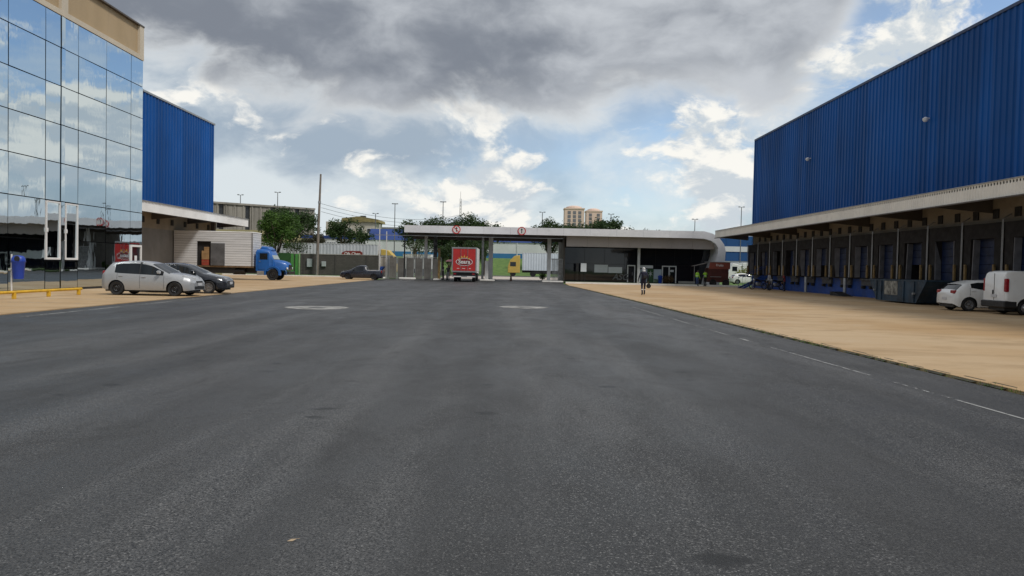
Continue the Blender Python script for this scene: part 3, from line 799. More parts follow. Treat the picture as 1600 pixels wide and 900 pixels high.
for i in range(7):
    x = -3.45 + i * 1.0
    put('fence_panel', MB().box(x + .06, x + .94, 0, .06, .08, 2.42 + .02 * (i % 2)), M_PANEL, pf)
for i in range(8):
    for s in (-.07, .07): put('fence_post', MB().box(-3.45 + i + s - .03, -3.45 + i + s + .03, -.05, -.001, 0, 2.5), M_WPOST, pf)
put('top_rail', MB().box(-3.5, 3.6, -.03, .05, 2.5, 2.56), M_WPOST, pf)
for x, z, lab in ((-15.25, 6.2, 'thin tall white post at the left end of the panel fence'), (-14.45, 5.4, 'thin white post beside the taller one at the panel fence')):
    e = empty('slim_post', (x, 86.5, 0)); tag(e, lab, 'post')
    put('shaft', MB().box(-.05, .05, -.05, .05, 0, z), M_WPOST, e); put('foot', MB().cbox(-.14, .14, -.14, .14, 0, .05, .01), M_STEEL, e)
for x, w in ((-12.3, 1.7), (-8.6, 1.2), (-15.0, 1.0)):
    pass
for i, (x, w, lab) in enumerate(((-11.9, 1.9, 'long low white concrete block at the foot of the panel fence'), (-15.0, 1.2, 'short low white concrete block behind the dark pickup'))):
    e = empty('wheel_stop', (x, 85.6, 0.0)); tag(e, lab, 'wheel stop')
    put('block', MB().cbox(-w / 2, w / 2, -.2, .2, 0, .2, .05), M_KERB, e)
    put('base', MB().box(-w / 2 + .1, w / 2 - .1, -.24, .24, 0, .05), M_CONC, e)
gg = empty('green_gate', (-26.3, 90.0, .0)); tag(gg, 'green sheet-metal gate beside the nose of the blue truck', 'gate')
put('gate_leaf', MB().box(-1.6, -.15, 0, .06, .1, 2.75), M_GREEND, gg)
for i, x in enumerate((-.1, .42)): put('bright_panel', MB().box(x, x + .34, -.04, .02, .1, 2.7 - .05 * i), M_GREENP, gg)
put('gate_post', MB().box(.84, .98, -.06, .08, 0, 2.75), mat('pale_green', (.22, .38, .17), .6), gg)
put('gate_sheet', MB().box(.3, .84, .03, .08, .1, 2.6), M_GREEND, gg)
# ================================================================== VEHICLES
def interp(pts, x):
    p = sorted(pts); return float(np.interp(x, [a for a, _ in p], [b for _, b in p]))
WHEEL = {}
def wheel_mesh(r, w, rim_m, spokes):
    key = (r, w, rim_m.name, spokes)
    if key in WHEEL: return WHEEL[key]
    rr = r * (.66 if spokes else .62)
    t = MB().lathe([(rr, -w / 2 + .02), (r - .03, -w / 2), (r - .005, -w / 2 + .03), (r, 0), (r - .005, w / 2 - .03), (r - .03, w / 2), (rr, w / 2 - .02), (rr, -w / 2 + .02)], axis='y', n=30).mesh('wheel', True, 30)
    t.materials.append(M_TYRE)
    m = MB(); s = w / 2 - .03
    m.lathe([(0, s - .07), (rr, s - .06), (rr, s + .012), (rr - .025, s + .012), (rr - .03, s - .05)], axis='y', n=26)
    if spokes:
        for k in range(spokes):
            a = 2 * math.pi * k / spokes + .2; ca, sa = math.cos(a), math.sin(a)
            def P(rad, off, yy): return (rad * ca - off * sa, yy, rad * sa + off * ca)
            m.loft([[P(.03, -.035, s), P(.03, .035, s), P(.03, .035, s - .05), P(.03, -.035, s - .05)], [P(rr - .01, -.05, s + .005), P(rr - .01, .05, s + .005), P(rr - .01, .05, s - .05), P(rr - .01, -.05, s - .05)]], True, True)
        m.lathe([(0, s + .02), (.05, s + .015), (.06, s - .03)], axis='y', n=14)
    else:
        m.lathe([(0, s + .0), (.06, s), (.09, s - .02), (rr * .7, s + .01), (rr - .03, s - .02)], axis='y', n=22)
    rm = m.mesh('rim', True, 30); rm.materials.append(rim_m)
    rd = None
    WHEEL[key] = (t, rm); return WHEEL[key]
def add_wheel(root, x, y, r, w, rim_m, spokes, nm='wheel'):
    t, rm = wheel_mesh(r, w, rim_m, spokes)
    rot = (0, 0, 0) if y > 0 else (0, 0, math.pi)
    o = put(nm, t, None, root, (x, y, r), rot); put('rim', rm, None, o)
    return o

def car(name, label, cat, loc, rz, sp, group=None):
    root = empty(name, loc, rz); tag(root, label, cat, group)
    L, W = sp['L'], sp['W']; hw = W / 2; Rw = sp['Rw']; Ra = Rw + .055; sill = sp.get('sill', .22)
    xsn = set(np.round(np.linspace(-L / 2, L / 2, 84), 4))
    for xw in sp['axles']:
        for t in np.linspace(-1, 1, 15): xsn.add(round(float(xw + Ra * math.sin(t * math.pi / 2)), 4))
        xsn.add(round(xw + Ra + .004, 4)); xsn.add(round(xw - Ra - .004, 4))
    xsn |= {round(L / 2 - q, 4) for q in (.01, .03, .06)} | {round(-L / 2 + q, 4) for q in (.01, .03, .06)}
    for a in sp['marks']: xsn.add(round(a, 4))
    X = np.array(sorted(xsn)); X = X[(X >= -L / 2 - 1e-6) & (X <= L / 2 + 1e-6)]
    def smoothed(pts, k=.05):
        return [np.mean([interp(pts, x + d) for d in (-k, -k / 2, 0, k / 2, k)]) for x in X]
    top = smoothed(sp['top'], sp.get('soft', .05)); belt = smoothed(sp['belt'], .08)
    wid = [interp(sp.get('plan', [(-L / 2, .80), (-L / 2 + .05, .88), (-L / 2 + .2, .96), (-L / 2 + .6, 1.), (L / 2 - .9, 1.), (L / 2 - .4, .95), (L / 2 - .15, .84), (L / 2, .66)]), x) * hw for x in X]
    FR = [0, .12, .3, .5, .7, .87, 1.0]; FY = [.945, .975, .99, 1.0, .992, .975, .945]
    rings = []
    for i, x in enumerate(X):
        w = wid[i]; zt = top[i]; zbt = min(belt[i], zt - .07)
        zb = interp(sp.get('under', [(-L / 2, .34), (-L / 2 + .25, sill), (L / 2 - .3, sill), (L / 2, .28)]), x)
        for xw in sp['axles']:
            if abs(x - xw) <= Ra: zb = max(zb, Rw + math.sqrt(max(0, Ra * Ra - (x - xw) ** 2)))
        zb = min(zb, zbt - .06)
        pts = []
        for fz in FR:
            z = zb + (zbt - zb) * fz; k = max(0, min(1, (z - sill) / (max(zbt, .8) - sill)))
            pts.append((x, w * float(np.interp(k, FR, FY)), z))
        gt = max(0, min(1, (zt - zbt - .07) / .40)); wr = w * (.90 + (sp.get('tumble', .72) - .90) * gt)
        ye = pts[-1][1]; zr = zt - .045 - .01 * gt
        z5 = zbt + (zr - zbt) * .86
        pts.append((x, ye + (wr - ye) * .80, z5)); pts.append((x, wr, zr)); pts.append((x, wr * .86, zt - .018)); pts.append((x, wr * .45, zt - .003)); pts.append((x, 0, zt))
        rings.append(pts)
    NP = len(rings[0])
    parts = {}
    def face(part, pts): parts.setdefault(part, MB()).add(pts, [(0, 1, 2, 3)])
    for i in range(len(X) - 1):
        xm = (X[i] + X[i + 1]) / 2
        for j in range(NP - 1):
            for s in (1, -1):
                q = [rings[i][j], rings[i + 1][j], rings[i + 1][j + 1], rings[i][j + 1]]
                q = [(a, b * s, c) for a, b, c in q]
                nm = 'body'
                if j == 6:
                    for k, (a, b) in enumerate(sp['windows']):
                        if a < xm < b: nm = 'side_window_%d%d' % (k, s)
                if j >= 8 and sp['screen'][0] < xm < sp['screen'][1]: nm = 'windscreen'
                if sp.get('rear') and j >= 8 and sp['rear'][0] < xm < sp['rear'][1]: nm = 'rear_window'
                if nm == 'body' and j <= 5:
                    for k, (a, b) in enumerate(sp.get('doors', [])):
                        if a < xm < b: nm = 'door_%d%d' % (k, s)
                if nm == 'body' and sp.get('skirt') and j < sp['skirt']: nm = 'lower_trim'
                if nm == 'body' and sp.get('blacktop') and j in (6, 7) and sp['blacktop'][0] < xm < sp['blacktop'][1]: nm = 'pillar_trim'
                face(nm, q)
    for i in (0, len(X) - 1):
        r = rings[i]; poly = r + [(a, -b, c) for a, b, c in reversed(r[:-1])]
        parts['body'].add(poly, [tuple(range(len(poly)))])
    paint = sp['paint']
    for nm, mb in parts.items():
        base = nm.rsplit('_', 1)[0] if nm[-1].isdigit() else nm
        m = {'side_window': M_CARG, 'windscreen': M_CARG, 'rear_window': M_CARG, 'lower_trim': M_BLACK, 'pillar_trim': M_BLACK}.get(base, paint)
        me = MB(); me.v = mb.v; me.f = mb.f
        mesh = bpy.data.meshes.new(base); mesh.from_pydata(me.v, [], me.f)
        bm = bmesh.new(); bm.from_mesh(mesh); bmesh.ops.remove_doubles(bm, verts=bm.verts[:], dist=.0008); bmesh.ops.recalc_face_normals(bm, faces=bm.faces[:]); bm.to_mesh(mesh); bm.free()
        mesh.shade_smooth(); mesh.set_sharp_from_angle(angle=R(38)); mesh.materials.append(m)
        o = put(base, mesh, None, root)
        if base == 'door':
            xs2 = [v[0] for v in me.v]; yy = max(abs(v[1]) for v in me.v); sgn = 1 if me.v[0][1] > 0 else -1
            hz = interp(sp['belt'], min(xs2) + .2) - .13
            put('handle', MB().cbox(min(xs2) + .08, min(xs2) + .26, sgn * yy - .012, sgn * yy + .022, hz, hz + .035, .008), sp.get('handle_m', paint), o)
    # shut lines
    sm_ = MB()
    for a in sp.get('seams', []):
        i = int(np.argmin(np.abs(X - a)))
        for s in (1, -1): sm_.tube([(p[0], p[1] * s * 1.001, p[2]) for p in rings[i][1:7]], .006, 5)
    if sp.get('seams'): put('shut_lines', sm_, M_BLACK, root)
    put('underbody', MB().box(-L / 2 + .12, L / 2 - .2, -hw + .27, hw - .27, .17, .62), M_BLACK, root)
    for xw in sp['axles']:
        for s in (1, -1): add_wheel(root, xw, s * (hw - .115), Rw, .2, sp['rim'], sp.get('spokes', 0))
    def nring(x): return rings[int(np.argmin(np.abs(X - x)))]
    for s in (1, -1):
        if 'mirror' in sp:
            x, z = sp['mirror']; put('mirror', MB().cbox(x - .07, x + .07, s * (hw + .07) - .09, s * (hw + .07) + .09, z, z + .15, .03), sp.get('mirror_m', paint), root, smooth=True)
        if 'head' in sp:
            x, z, dx, dz = sp['head']; y = hw * .60 * s
            put('headlight', MB().loft([[(x - dx, y + s * .19, z - dz * .3), (x - dx, y + s * .19, z + dz * .9), (x - dx + .03, y + s * .14, z + dz * 1.0), (x - dx, y + s * .10, z - dz * .5)],
                                        [(x, y - s * .22, z - dz * .7), (x, y - s * .22, z + dz * .25), (x - .05, y - s * .22, z + dz * .4), (x - .05, y - s * .22, z - dz * .7)]], True, True), M_LAMP, root)
        if 'tail' in sp:
            x, z, dx, dz = sp['tail']; y = hw * sp.get('taily', .80) * s; th = sp.get('tailw', .10)
            put('tail_light', MB().cbox(x, x + dx, y - th, y + th, z, z + dz, .025), M_RED, root)
    if 'grille' in sp:
        for (x, yh, z0, z1, m) in sp['grille']: put('grille', MB().cbox(x - .08, x, -yh, yh, z0, z1, .02), m, root)
    if 'plate' in sp:
        for (x, z, d) in sp['plate']: put('number_plate', MB().box(min(x, x + d * .015), max(x, x + d * .015), -.2, .2, z, z + .13), M_PLATE, root)
    return root

P_SILVER = mat('silver_paint', (.38, .39, .405), .36, .35, .0, 2, coat=.35, plain=True)
P_BLACK = mat('black_paint', (.010, .012, .018), .25, 0, .05, 2, coat=1.0)
P_WHITE = mat('white_paint', (.76, .76, .745), .35, 0, .03, 2, coat=.6)
P_NAVY = mat('dark_navy_paint', (.012, .015, .028), .3, 0, .1, 2, coat=.6)

silver = dict(L=4.08, W=1.75, Rw=.315, axles=(1.27, -1.31), paint=P_SILVER, rim=M_RIMB, sill=.24,
    top=[(2.04, .62), (1.98, .74), (1.85, .86), (1.25, 1.0), (1.0, 1.03), (.22, 1.44), (-.1, 1.525), (-.5, 1.555), (-1.1, 1.53), (-1.62, 1.45), (-1.92, 1.06), (-2.0, .98), (-2.04, .9)],
    belt=[(2.04, .60), (1.0, .90), (-1.2, .98), (-1.5, 1.02), (-2.04, .93)], windows=[(-.25, .74), (-1.40, -.31)], blacktop=(-.33, -.2), screen=(.24, 1.0), rear=(-1.90, -1.64),
    doors=[(-.27, .80), (-1.28, -.27)], seams=(.80, -.27, -1.28), marks=(.80, -.27, -1.28, .66, -.22, -.32, -1.32, .26, .96), mirror=(.62, .98), head=(1.995, .77, .42, .19), tail=(-2.005, .84, .16, .24), taily=.74, tailw=.075,
    grille=[(2.055, .34, .60, .68, M_BLACK), (2.055, .52, .30, .45, M_BLACK)], plate=[(2.057, .47, 1), (-2.045, .62, -1)], tumble=.74)
car('parked_car', 'silver five-door hatchback with black wheels parked at the road edge', 'car', (-16.28, 34.4, .03), 0, silver, 'parked cars')
black = dict(silver); black.update(L=4.30, W=1.76, paint=P_BLACK, rim=M_RIM, spokes=8, axles=(1.36, -1.25),
    top=[(2.15, .60), (2.08, .72), (1.9, .83), (1.3, .95), (1.05, 1.0), (.2, 1.40), (-.2, 1.47), (-.8, 1.47), (-1.4, 1.36), (-1.9, 1.06), (-2.08, .99), (-2.15, .9)],
    belt=[(2.15, .56), (1.0, .90), (-1.5, .98), (-2.15, .92)], rear=(-1.85, -1.42), marks=(.80, -.27, .2, 1.0), screen=(.24, 1.02), head=(2.07, .72, .42, .13),
    grille=[(2.165, .42, .54, .66, M_CHROME), (2.172, .38, .56, .64, M_BLACK), (2.165, .52, .27, .40, M_BLACK)], plate=[(2.175, .46, 1)], tail=(-2.12, .82, .12, .18))
car('parked_car', 'black car with chrome grille parked just behind the silver hatchback', 'car', (-16.25, 37.75, .03), R(2), black, 'parked cars')
whitec = dict(silver); whitec.update(L=4.0, W=1.72, paint=P_WHITE, rim=M_RIM, spokes=5, axles=(1.2, -1.3), sill=.2, Rw=.31,
    top=[(2.0, .60), (1.94, .72), (1.8, .82), (1.2, .95), (.95, 1.0), (.12, 1.40), (-.3, 1.47), (-.9, 1.44), (-1.35, 1.33), (-1.62, 1.24), (-1.86, 1.00), (-1.95, .93), (-2.0, .8)],
    belt=[(2.0, .58), (.9, .92), (-.6, .99), (-1.45, 1.12), (-2.0, .86)], windows=[(-.15, .60), (-1.22, -.2)], rear=(-1.86, -1.58), screen=(.18, .92), blacktop=(-.2, .5),
    marks=(.6, -.15, -.2, -1.22, -1.58, -1.86), tail=(-1.99, .80, .16, .17), taily=.70, tailw=.15, plate=[(-2.005, .50, -1)], head=(1.95, .70, .36, .13), handle_m=P_WHITE)
car('parked_car', 'white coupe-roofed hatchback parked nose-in between skip and van', 'car', (22.55, 35.8, .03), R(-2), whitec, 'parked cars')
van = dict(L=4.38, W=1.70, Rw=.31, axles=(1.35, -1.32), paint=P_WHITE, rim=M_RIM, spokes=0, sill=.26, soft=.03,
    top=[(2.19, .68), (2.12, .82), (1.95, .92), (1.45, 1.08), (1.2, 1.15), (.62, 1.62), (.35, 1.74), (.0, 1.84), (-.6, 1.90), (-1.9, 1.91), (-2.10, 1.86), (-2.17, 1.75), (-2.19, 1.62)],
    belt=[(2.19, .62), (1.2, 1.02), (-.2, 1.06), (-2.19, 1.06)], windows=[(.10, .86)], screen=(.62, 1.16), doors=[(-.05, .98)], seams=(.98, -.05), marks=(.98, -.05, .1, .86),
    plan=[(-2.19, .93), (-2.12, .97), (-1.9, 1.), (1.3, 1.), (1.8, .94), (2.05, .84), (2.19, .68)], tumble=.84, mirror=(.85, 1.08), mirror_m=M_BLACK, head=(2.12, .76, .4, .2), tail=(-2.195, .98, .16, .58), taily=.885, tailw=.075,
    skirt=1, grille=[(2.19, .5, .36, .5, M_BLACK)], plate=[(-2.20, .74, -1)], under=[(-2.19, .30), (2.19, .26)])
v = car('parked_van', 'small white panel van parked nose-in beside the white hatchback', 'van', (23.4, 33.15, .03), R(-2), van)
put('rear_bumper', MB().cbox(-2.27, -1.70, -.86, .86, .30, .60, .04), M_BLACK, v)
put('rear_door_seam', MB().box(-2.198, -2.188, -.012, .012, .62, 1.78), M_BLACK, v)
put('rear_handle', MB().cbox(-2.225, -2.19, .04, .10, .86, 1.06, .01), M_BLACK, v)
pick = dict(L=4.42, W=1.66, Rw=.30, axles=(1.35, -1.35), paint=P_NAVY, rim=M_RIMB, sill=.24, soft=.03,
    top=[(2.21, .60), (2.13, .72), (1.9, .83), (1.35, .96), (1.1, 1.02), (.42, 1.42), (.1, 1.5), (-.28, 1.5), (-.45, 1.42), (-.62, 1.0), (-.68, .97), (-2.1, .97), (-2.21, .9)],
    belt=[(2.21, .58), (1.0, .90), (-.6, .93), (-2.21, .95)], windows=[(-.30, .78)], screen=(.42, 1.08), rear=(-.62, -.44), doors=[(-.35, .86)], seams=(.86, -.35), marks=(.86, -.35, .78, -.3),
    mirror=(.75, .95), head=(2.12, .72, .36, .16), tail=(-2.2, .72, .1, .26), taily=.86, grille=[(2.2, .5, .32, .46, M_BLACK)])
pk = car('pickup', 'small dark pickup with a plain open bed standing by the block wall', 'pickup', (-15.7, 79.0, .0), math.pi, pick)
put('bed_rail', MB().tube([(-.75, .76, .99), (-2.12, .76, .99), (-2.12, -.76, .99), (-.75, -.76, .99)], .025, 6), M_CHROME, pk)
put('raised_tailgate', MB().prism([(-2.05, .98), (-2.32, 1.42), (-2.0, 1.42), (-1.92, 1.0)], -.6, .6, 'y'), M_BLUE2, pk)

# ---- old blue lorry with a long planked white box, backed against the dock
P_TBLUE = mat('lorry_blue', (.008, .10, .36), .4, 0, .1, 1.5, coat=.15, dirt=.08)
lt = empty('box_truck', (-25.85, 67.3, .03), R(2)); tag(lt, 'old blue-cabbed lorry with long white planked box, side door open', 'truck')
M_PLANK = mat('white_planks', (.66, .665, .675), .5, .1, .08, 1.2, dirt=.3, stretch=(.3, 1, 3))
mb = MB(); zb = 1.2; k = 0
DX0, DX1, DZ = -1.75, -.55, 3.15
while zb < 4.08:
    z1 = min(zb + .21, 4.12)
    for s in (-1, 1):
        y = s * 1.25
        segs = [(-3.72, 3.0)] if (s == 1 or zb > DZ) else [(-3.72, DX0), (DX1 + .0, 3.0)]
        for a, b in segs: mb.box(a, b, y - .02, y + .02, zb + .008, z1 - .008)
    mb.box(-3.76, -3.72, -1.25, 1.25, zb + .008, z1 - .008); mb.box(3.0, 3.04, -1.25, 1.25, zb + .008, z1 - .008)
    zb += .21
bx = put('cargo_box', mb, M_PLANK, lt)
put('box_roof', MB().cbox(-3.78, 3.08, -1.29, 1.29, 4.10, 4.2, .03), M_WHITE, bx)
put('box_floor', MB().box(-3.76, 3.04, -1.27, 1.27, 1.06, 1.19), mat('old_timber', (.16, .10, .05), .8, 0, .3, 3), bx)
put('box_lining', MB().box(-3.70, 2.95, -1.05, 1.2, 1.2, 4.05).box(-3.70, -3.65, -1.2, -1.05, 1.2, 4.0), M_DARK, bx)
put('corner_post', MB().box(2.94, 3.06, -1.29, -1.25, 1.2, 4.12), M_STEEL, bx)
put('side_door', MB().box(DX1, DX1 + 1.2, -1.34, -1.29, 1.22, 3.15), mat('grey_side_door', (.10, .10, .105), .6, 0, .2, 2), bx)
put('chassis', MB().box(-3.6, 5.0, -.45, .45, .62, 1.05).box(-3.6, 1.5, -1.15, -1.05, .55, 1.05), M_BLACK, lt)
put('fuel_tank', MB().lathe([(0, 1.3), (.3, 1.3), (.3, 2.3), (0, 2.3)], (0, -.85, .75), 'x', 14), M_BLACK, lt)
# cartons seen in the doorway
M_CARD = mat('cardboard', (.33, .20, .09), .8, 0, .15, 3)
for i, (x, z, w, hh, m, lab) in enumerate(((-1.05, 1.2, .62, .5, mat('red_crate', (.30, .05, .03), .6), 'red crate at the bottom of the pile inside the lorry'), (-1.05, 1.72, .62, .75, M_CARD, 'large brown carton on the red crate inside the lorry'), (-.95, 2.48, .42, .32, M_CARD, 'small brown carton on top of the pile inside the lorry'))):
    p = Matrix.Translation((-25.85, 67.3, .03)) @ Matrix.Rotation(R(2), 4, 'Z') @ Vector((x, -1.16, z))
    e = empty('carton', p, R(2)); tag(e, lab, 'box')
    put('case', MB().cbox(-w / 2, w / 2, -.1, .1, .0, hh, .01), m, e)
    put('lid_flap', MB().box(-w / 2, w / 2, -.105, .1, hh * .62, hh * .66), mat('carton_tape', (.24, .15, .07), .6), e)
# cab: rounded loft along X, then bonnet, fenders, lights
def ring_cab(x, w, z0, z1, c):
    return [(x, -w, z0), (x, -w, z1 - c), (x, -w + c * .35, z1 - c * .35), (x, -w + c, z1), (x, w - c, z1), (x, w - c * .35, z1 - c * .35), (x, w, z1 - c), (x, w, z0)]
cab = MB().loft([ring_cab(3.22, .98, .85, 2.55, .22), ring_cab(3.3, 1.06, .8, 2.68, .25), ring_cab(3.7, 1.1, .8, 2.74, .25), ring_cab(4.35, 1.1, .8, 2.68, .25), ring_cab(4.5, 1.08, .8, 2.55, .25), ring_cab(4.78, 1.06, .8, 1.85, .12), ring_cab(4.85, 1.0, .8, 1.78, .1)], True, True)
cb = put('cab', cab, P_TBLUE, lt, smooth=True, ang=35)
put('bonnet', MB().loft([ring_cab(4.8, .86, .9, 1.82, .22), ring_cab(5.4, .80, .9, 1.74, .26), ring_cab(5.85, .72, .9, 1.58, .28), ring_cab(6.0, .6, .95, 1.42, .25)], True, True), P_TBLUE, lt, smooth=True, ang=35)
put('windscreen', MB().add([(4.49, -.9, 2.42), (4.49, .9, 2.42), (4.80, .92, 1.86), (4.80, -.92, 1.86), (4.44, -.9, 2.42), (4.44, .9, 2.42), (4.75, .92, 1.86), (4.75, -.92, 1.86)], [(0, 1, 2, 3), (4, 7, 6, 5), (0, 3, 7, 4), (1, 5, 6, 2), (0, 4, 5, 1), (3, 2, 6, 7)]), mat('pale_screen_glass', (.34, .40, .38), .12, .3, .1, 1), lt, loc=(.03, 0, .0))
for s in (-1, 1):
    d = put('door', MB().box(3.5, 4.42, s * 1.105 - .012, s * 1.105 + .012, .95, 2.45), P_TBLUE, lt)
    put('window', MB().box(3.62, 4.30, s * 1.12 - .012, s * 1.12 + .012, 1.82, 2.36), M_CARG, d)
    put('handle', MB().cbox(3.56, 3.7, s * 1.13 - .02, s * 1.13 + .02, 1.62, 1.67, .008), M_CHROME, d)
    arch = [(4.42 + .66 * math.cos(t), .5 + .72 * math.sin(t)) for t in np.linspace(-.1, math.pi + .1, 15)]; arch2 = [(4.42 + .56 * math.cos(t), .5 + .60 * math.sin(t)) for t in np.linspace(math.pi + .1, -.1, 15)]
    f = MB(); a3 = [(4.72 + .70 * math.cos(t), .58 + .70 * math.sin(t)) for t in np.linspace(-.2, math.pi + .2, 15)]; b3 = [(4.72 + .56 * math.cos(t), .58 + .56 * math.sin(t)) for t in np.linspace(-.2, math.pi + .2, 15)]
    for i in range(14):
        f.prism([a3[i], a3[i + 1], b3[i + 1], b3[i]], s * .72 if s > 0 else s * 1.16, s * 1.16 if s > 0 else s * .72, 'y')
    put('fender', f, P_TBLUE, lt)
    put('headlight', MB().lathe([(0, .03), (.10, .02), (.12, -.03), (.12, -.10)], (6.0, s * .78, 1.05), 'x', 16), M_LAMP, lt)
    add_wheel(lt, 4.72, s * .98, .5, .26, M_RIMB, 0)
    for dx in (-2.55, -1.45 if False else -2.55): pass
    add_wheel(lt, -2.6, s * .98, .5, .5, M_RIMB, 0)
put('grille', MB().box(5.96, 6.03, -.52, .52, .95, 1.38), M_BLACK, lt)
put('bumper', MB().cbox(6.0, 6.16, -1.1, 1.1, .55, .80, .03), M_BLACK, lt)
put('step', MB().box(3.4, 4.0, -1.12, -.9, .45, .8), M_STEEL, lt)
put('roof_pod', MB().loft([ring_cab(3.5, .6, 2.66, 2.80, .06), ring_cab(3.65, .72, 2.66, 2.98, .12), ring_cab(4.2, .72, 2.66, 2.96, .12), ring_cab(4.5, .6, 2.6, 2.72, .05)], True, True), P_TBLUE, lt, smooth=True)

# ---- red refrigerated lorry at the gate, rear view
M_TRED = mat('lorry_red', (.46, .025, .022), .4, 0, .08, 1, dirt=.08)
rt = empty('delivery_truck', (-4.95, 77.5, 0)); tag(rt, 'red box lorry seen from behind, leaving through the gate', 'truck')
put('cargo_box', MB().cbox(-1.26, 1.26, 0.02, 6.5, 1.05, 3.55, .04), M_WHITE, rt)
put('rear_door', MB().box(-1.15, -.01, -.03, .015, 1.15, 3.40), M_TRED, rt); put('rear_door', MB().box(.01, 1.15, -.03, .015, 1.15, 3.40), M_TRED, rt)
put('rear_frame', MB().box(-1.28, -1.16, -.05, .02, 1.0, 3.56).box(1.16, 1.28, -.05, .02, 1.0, 3.56).box(-1.16, 1.16, -.05, .02, 3.42, 3.56).box(-1.16, 1.16, -.05, .02, 1.0, 1.12), M_STEEL, rt)
for s in (-.35, .35): put('lock_bar', MB().tube([(s, -.06, 1.2), (s, -.06, 3.38)], .018, 6), M_STEEL, rt)
M_LW = mat('logo_white', (.72, .70, .68), .5, 0, .03, 5); M_LY = mat('logo_yellow', (.70, .42, .05), .5, 0, .05, 5); M_LR = mat('logo_dark_red', (.20, .012, .015), .5, 0, .05, 5)
el_ = MB(); N_ = 40
el_.loft([[(.86 * math.cos(2 * math.pi * k / N_), -.046, 2.06 + .40 * math.sin(2 * math.pi * k / N_)) for k in range(N_)], [(.80 * math.cos(2 * math.pi * k / N_), -.046, 2.06 + .36 * math.sin(2 * math.pi * k / N_)) for k in range(N_)]])
put('logo_outline', el_, M_LW, rt)
put('logo_field', MB().add([(.80 * math.cos(2 * math.pi * k / N_), -.040, 2.06 + .36 * math.sin(2 * math.pi * k / N_)) for k in range(N_)], [tuple(range(N_))]), M_LR, rt)
sn = MB()
for k in range(5):
    t = R(150 - 30 * k); c_, s_ = math.cos(t), math.sin(t); x0, z0 = .45 * c_, 2.22 + .30 * s_
    sn.add([(x0 - .09 * s_, -.05, z0 + .06 * c_), (x0 + .09 * s_, -.05, z0 - .06 * c_), (x0 + .26 * c_, -.05, z0 + .26 * s_)], [(0, 1, 2)])
put('logo_sun', sn, M_LY, rt)
put('lettering', text_mesh('Seara', .56, M_LW, .004, 0, .012), None, rt, (0, -.052, 2.06), (R(90), 0, 0))
put('small_print', MB().box(-.75, -.5, -.036, -.031, 1.36, 1.41).box(-.2, .1, -.036, -.031, 1.36, 1.41).box(.5, .7, -.036, -.031, 1.36, 1.41), M_LW, rt)
put('chassis', MB().box(-.5, .5, .3, 8.6, .55, 1.04).box(-1.15, 1.15, .25, .6, .62, 1.0), M_BLACK, rt)
put('underrun_bar', MB().box(-1.2, 1.2, .02, .12, .48, .62), M_STEEL, rt)
put('bumper_stripe', MB().box(-1.1, -.3, -.0, .018, .5, .6).box(.3, 1.1, -.0, .018, .5, .6), M_LW, rt)
for s in (-1, 1):
    put('tail_light', MB().cbox(s * .95 - .14, s * .95 + .14, -.04, .03, .74, .88, .02), M_RED, rt)
    for y in (1.5, 6.9): 
        o = add_wheel(rt, s * .95, 0, .46, .34, M_RIMB, 0); o.location = (s * .95, y, .46); o.rotation_euler = (0, 0, R(-90 * s))
put('cab', MB().cbox(-1.15, 1.15, 6.7, 8.7, .7, 2.6, .15), M_WHITE, rt)

# ---- lorries out in the street
def trailer(x, y, L, h, label, mside, cabcol=None, face=1, logo=False):
    e = empty('semi_trailer', (x, y, .016)); tag(e, label, 'trailer')
    b = MB(); n = int(L / .6)
    pr = corrugated(0, -L / 2, L / 2, 1.1, h, -1, .45, .035); pr.v = [(q, p - 1.25, r) for p, q, r in pr.v]
    put('side_wall', pr, mside, e)
    put('cargo_box', MB().box(-L / 2, L / 2, -1.24, 1.25, 1.08, h), mside, e)
    put('roof', MB().box(-L / 2 - .02, L / 2 + .02, -1.3, 1.27, h + .002, h + .05), M_WHITE, e)
    put('chassis', MB().box(-L / 2, L / 2, -.5, .5, .7, 1.07).box(-L / 4, L / 4, -1.2, -1.1, .5, 1.0), M_BLACK, e)
    for xx in (-L / 2 * .8, -L / 2 * .62, L / 2 * .55):
        for s in (-1, 1): add_wheel(e, xx * face, s * 1.05, .5, .3, M_RIMB, 0)
    if cabcol is not None:
        xa = face * (L / 2 + .4)
        pf_ = [(0, .6), (face * 2.1, .6), (face * 2.1, 1.7), (face * 1.75, 2.75), (face * 1.0, 3.55), (0, 3.7)]
        c = put('cab', MB().prism([(xa + a, bb) for a, bb in pf_], -1.2, 1.2, 'y'), cabcol, e, bevel=.08)
        put('windscreen', MB().add([(xa + face * 2.125, -1.05, 1.78), (xa + face * 2.125, 1.05, 1.78), (xa + face * 1.80, 1.05, 2.72), (xa + face * 1.80, -1.05, 2.72)], [(0, 1, 2, 3)]), M_CARG, c)
        put('side_window', MB().box(min(xa + face * .7, xa + face * 1.7), max(xa + face * .7, xa + face * 1.7), -1.225, -1.205, 1.75, 2.5), M_CARG, c)
        for s in (-1, 1): add_wheel(e, xa + face * 1.2, s * 1.02, .5, .3, M_RIMB, 0)
    return e
M_YCAB = mat('yellow_cab', (.56, .39, .09), .45, 0, .05, 2)
M_TWH = mat('trailer_white', (.55, .57, .60), .5, 0, .08, .6, dirt=.1)
t1 = trailer(-24.6, 104, 12.5, 4.25, 'white trailer with red badge and yellow cab behind the block wall', M_TWH, M_YCAB, 1)
put('badge', MB().prism([(1.4, 2.6), (4.2, 2.6), (4.2, 3.15), (3.9, 3.35), (1.9, 3.35), (1.4, 3.1)], -1.34, -1.31, 'y'), mat('badge_red', (.22, .03, .02), .5), t1)
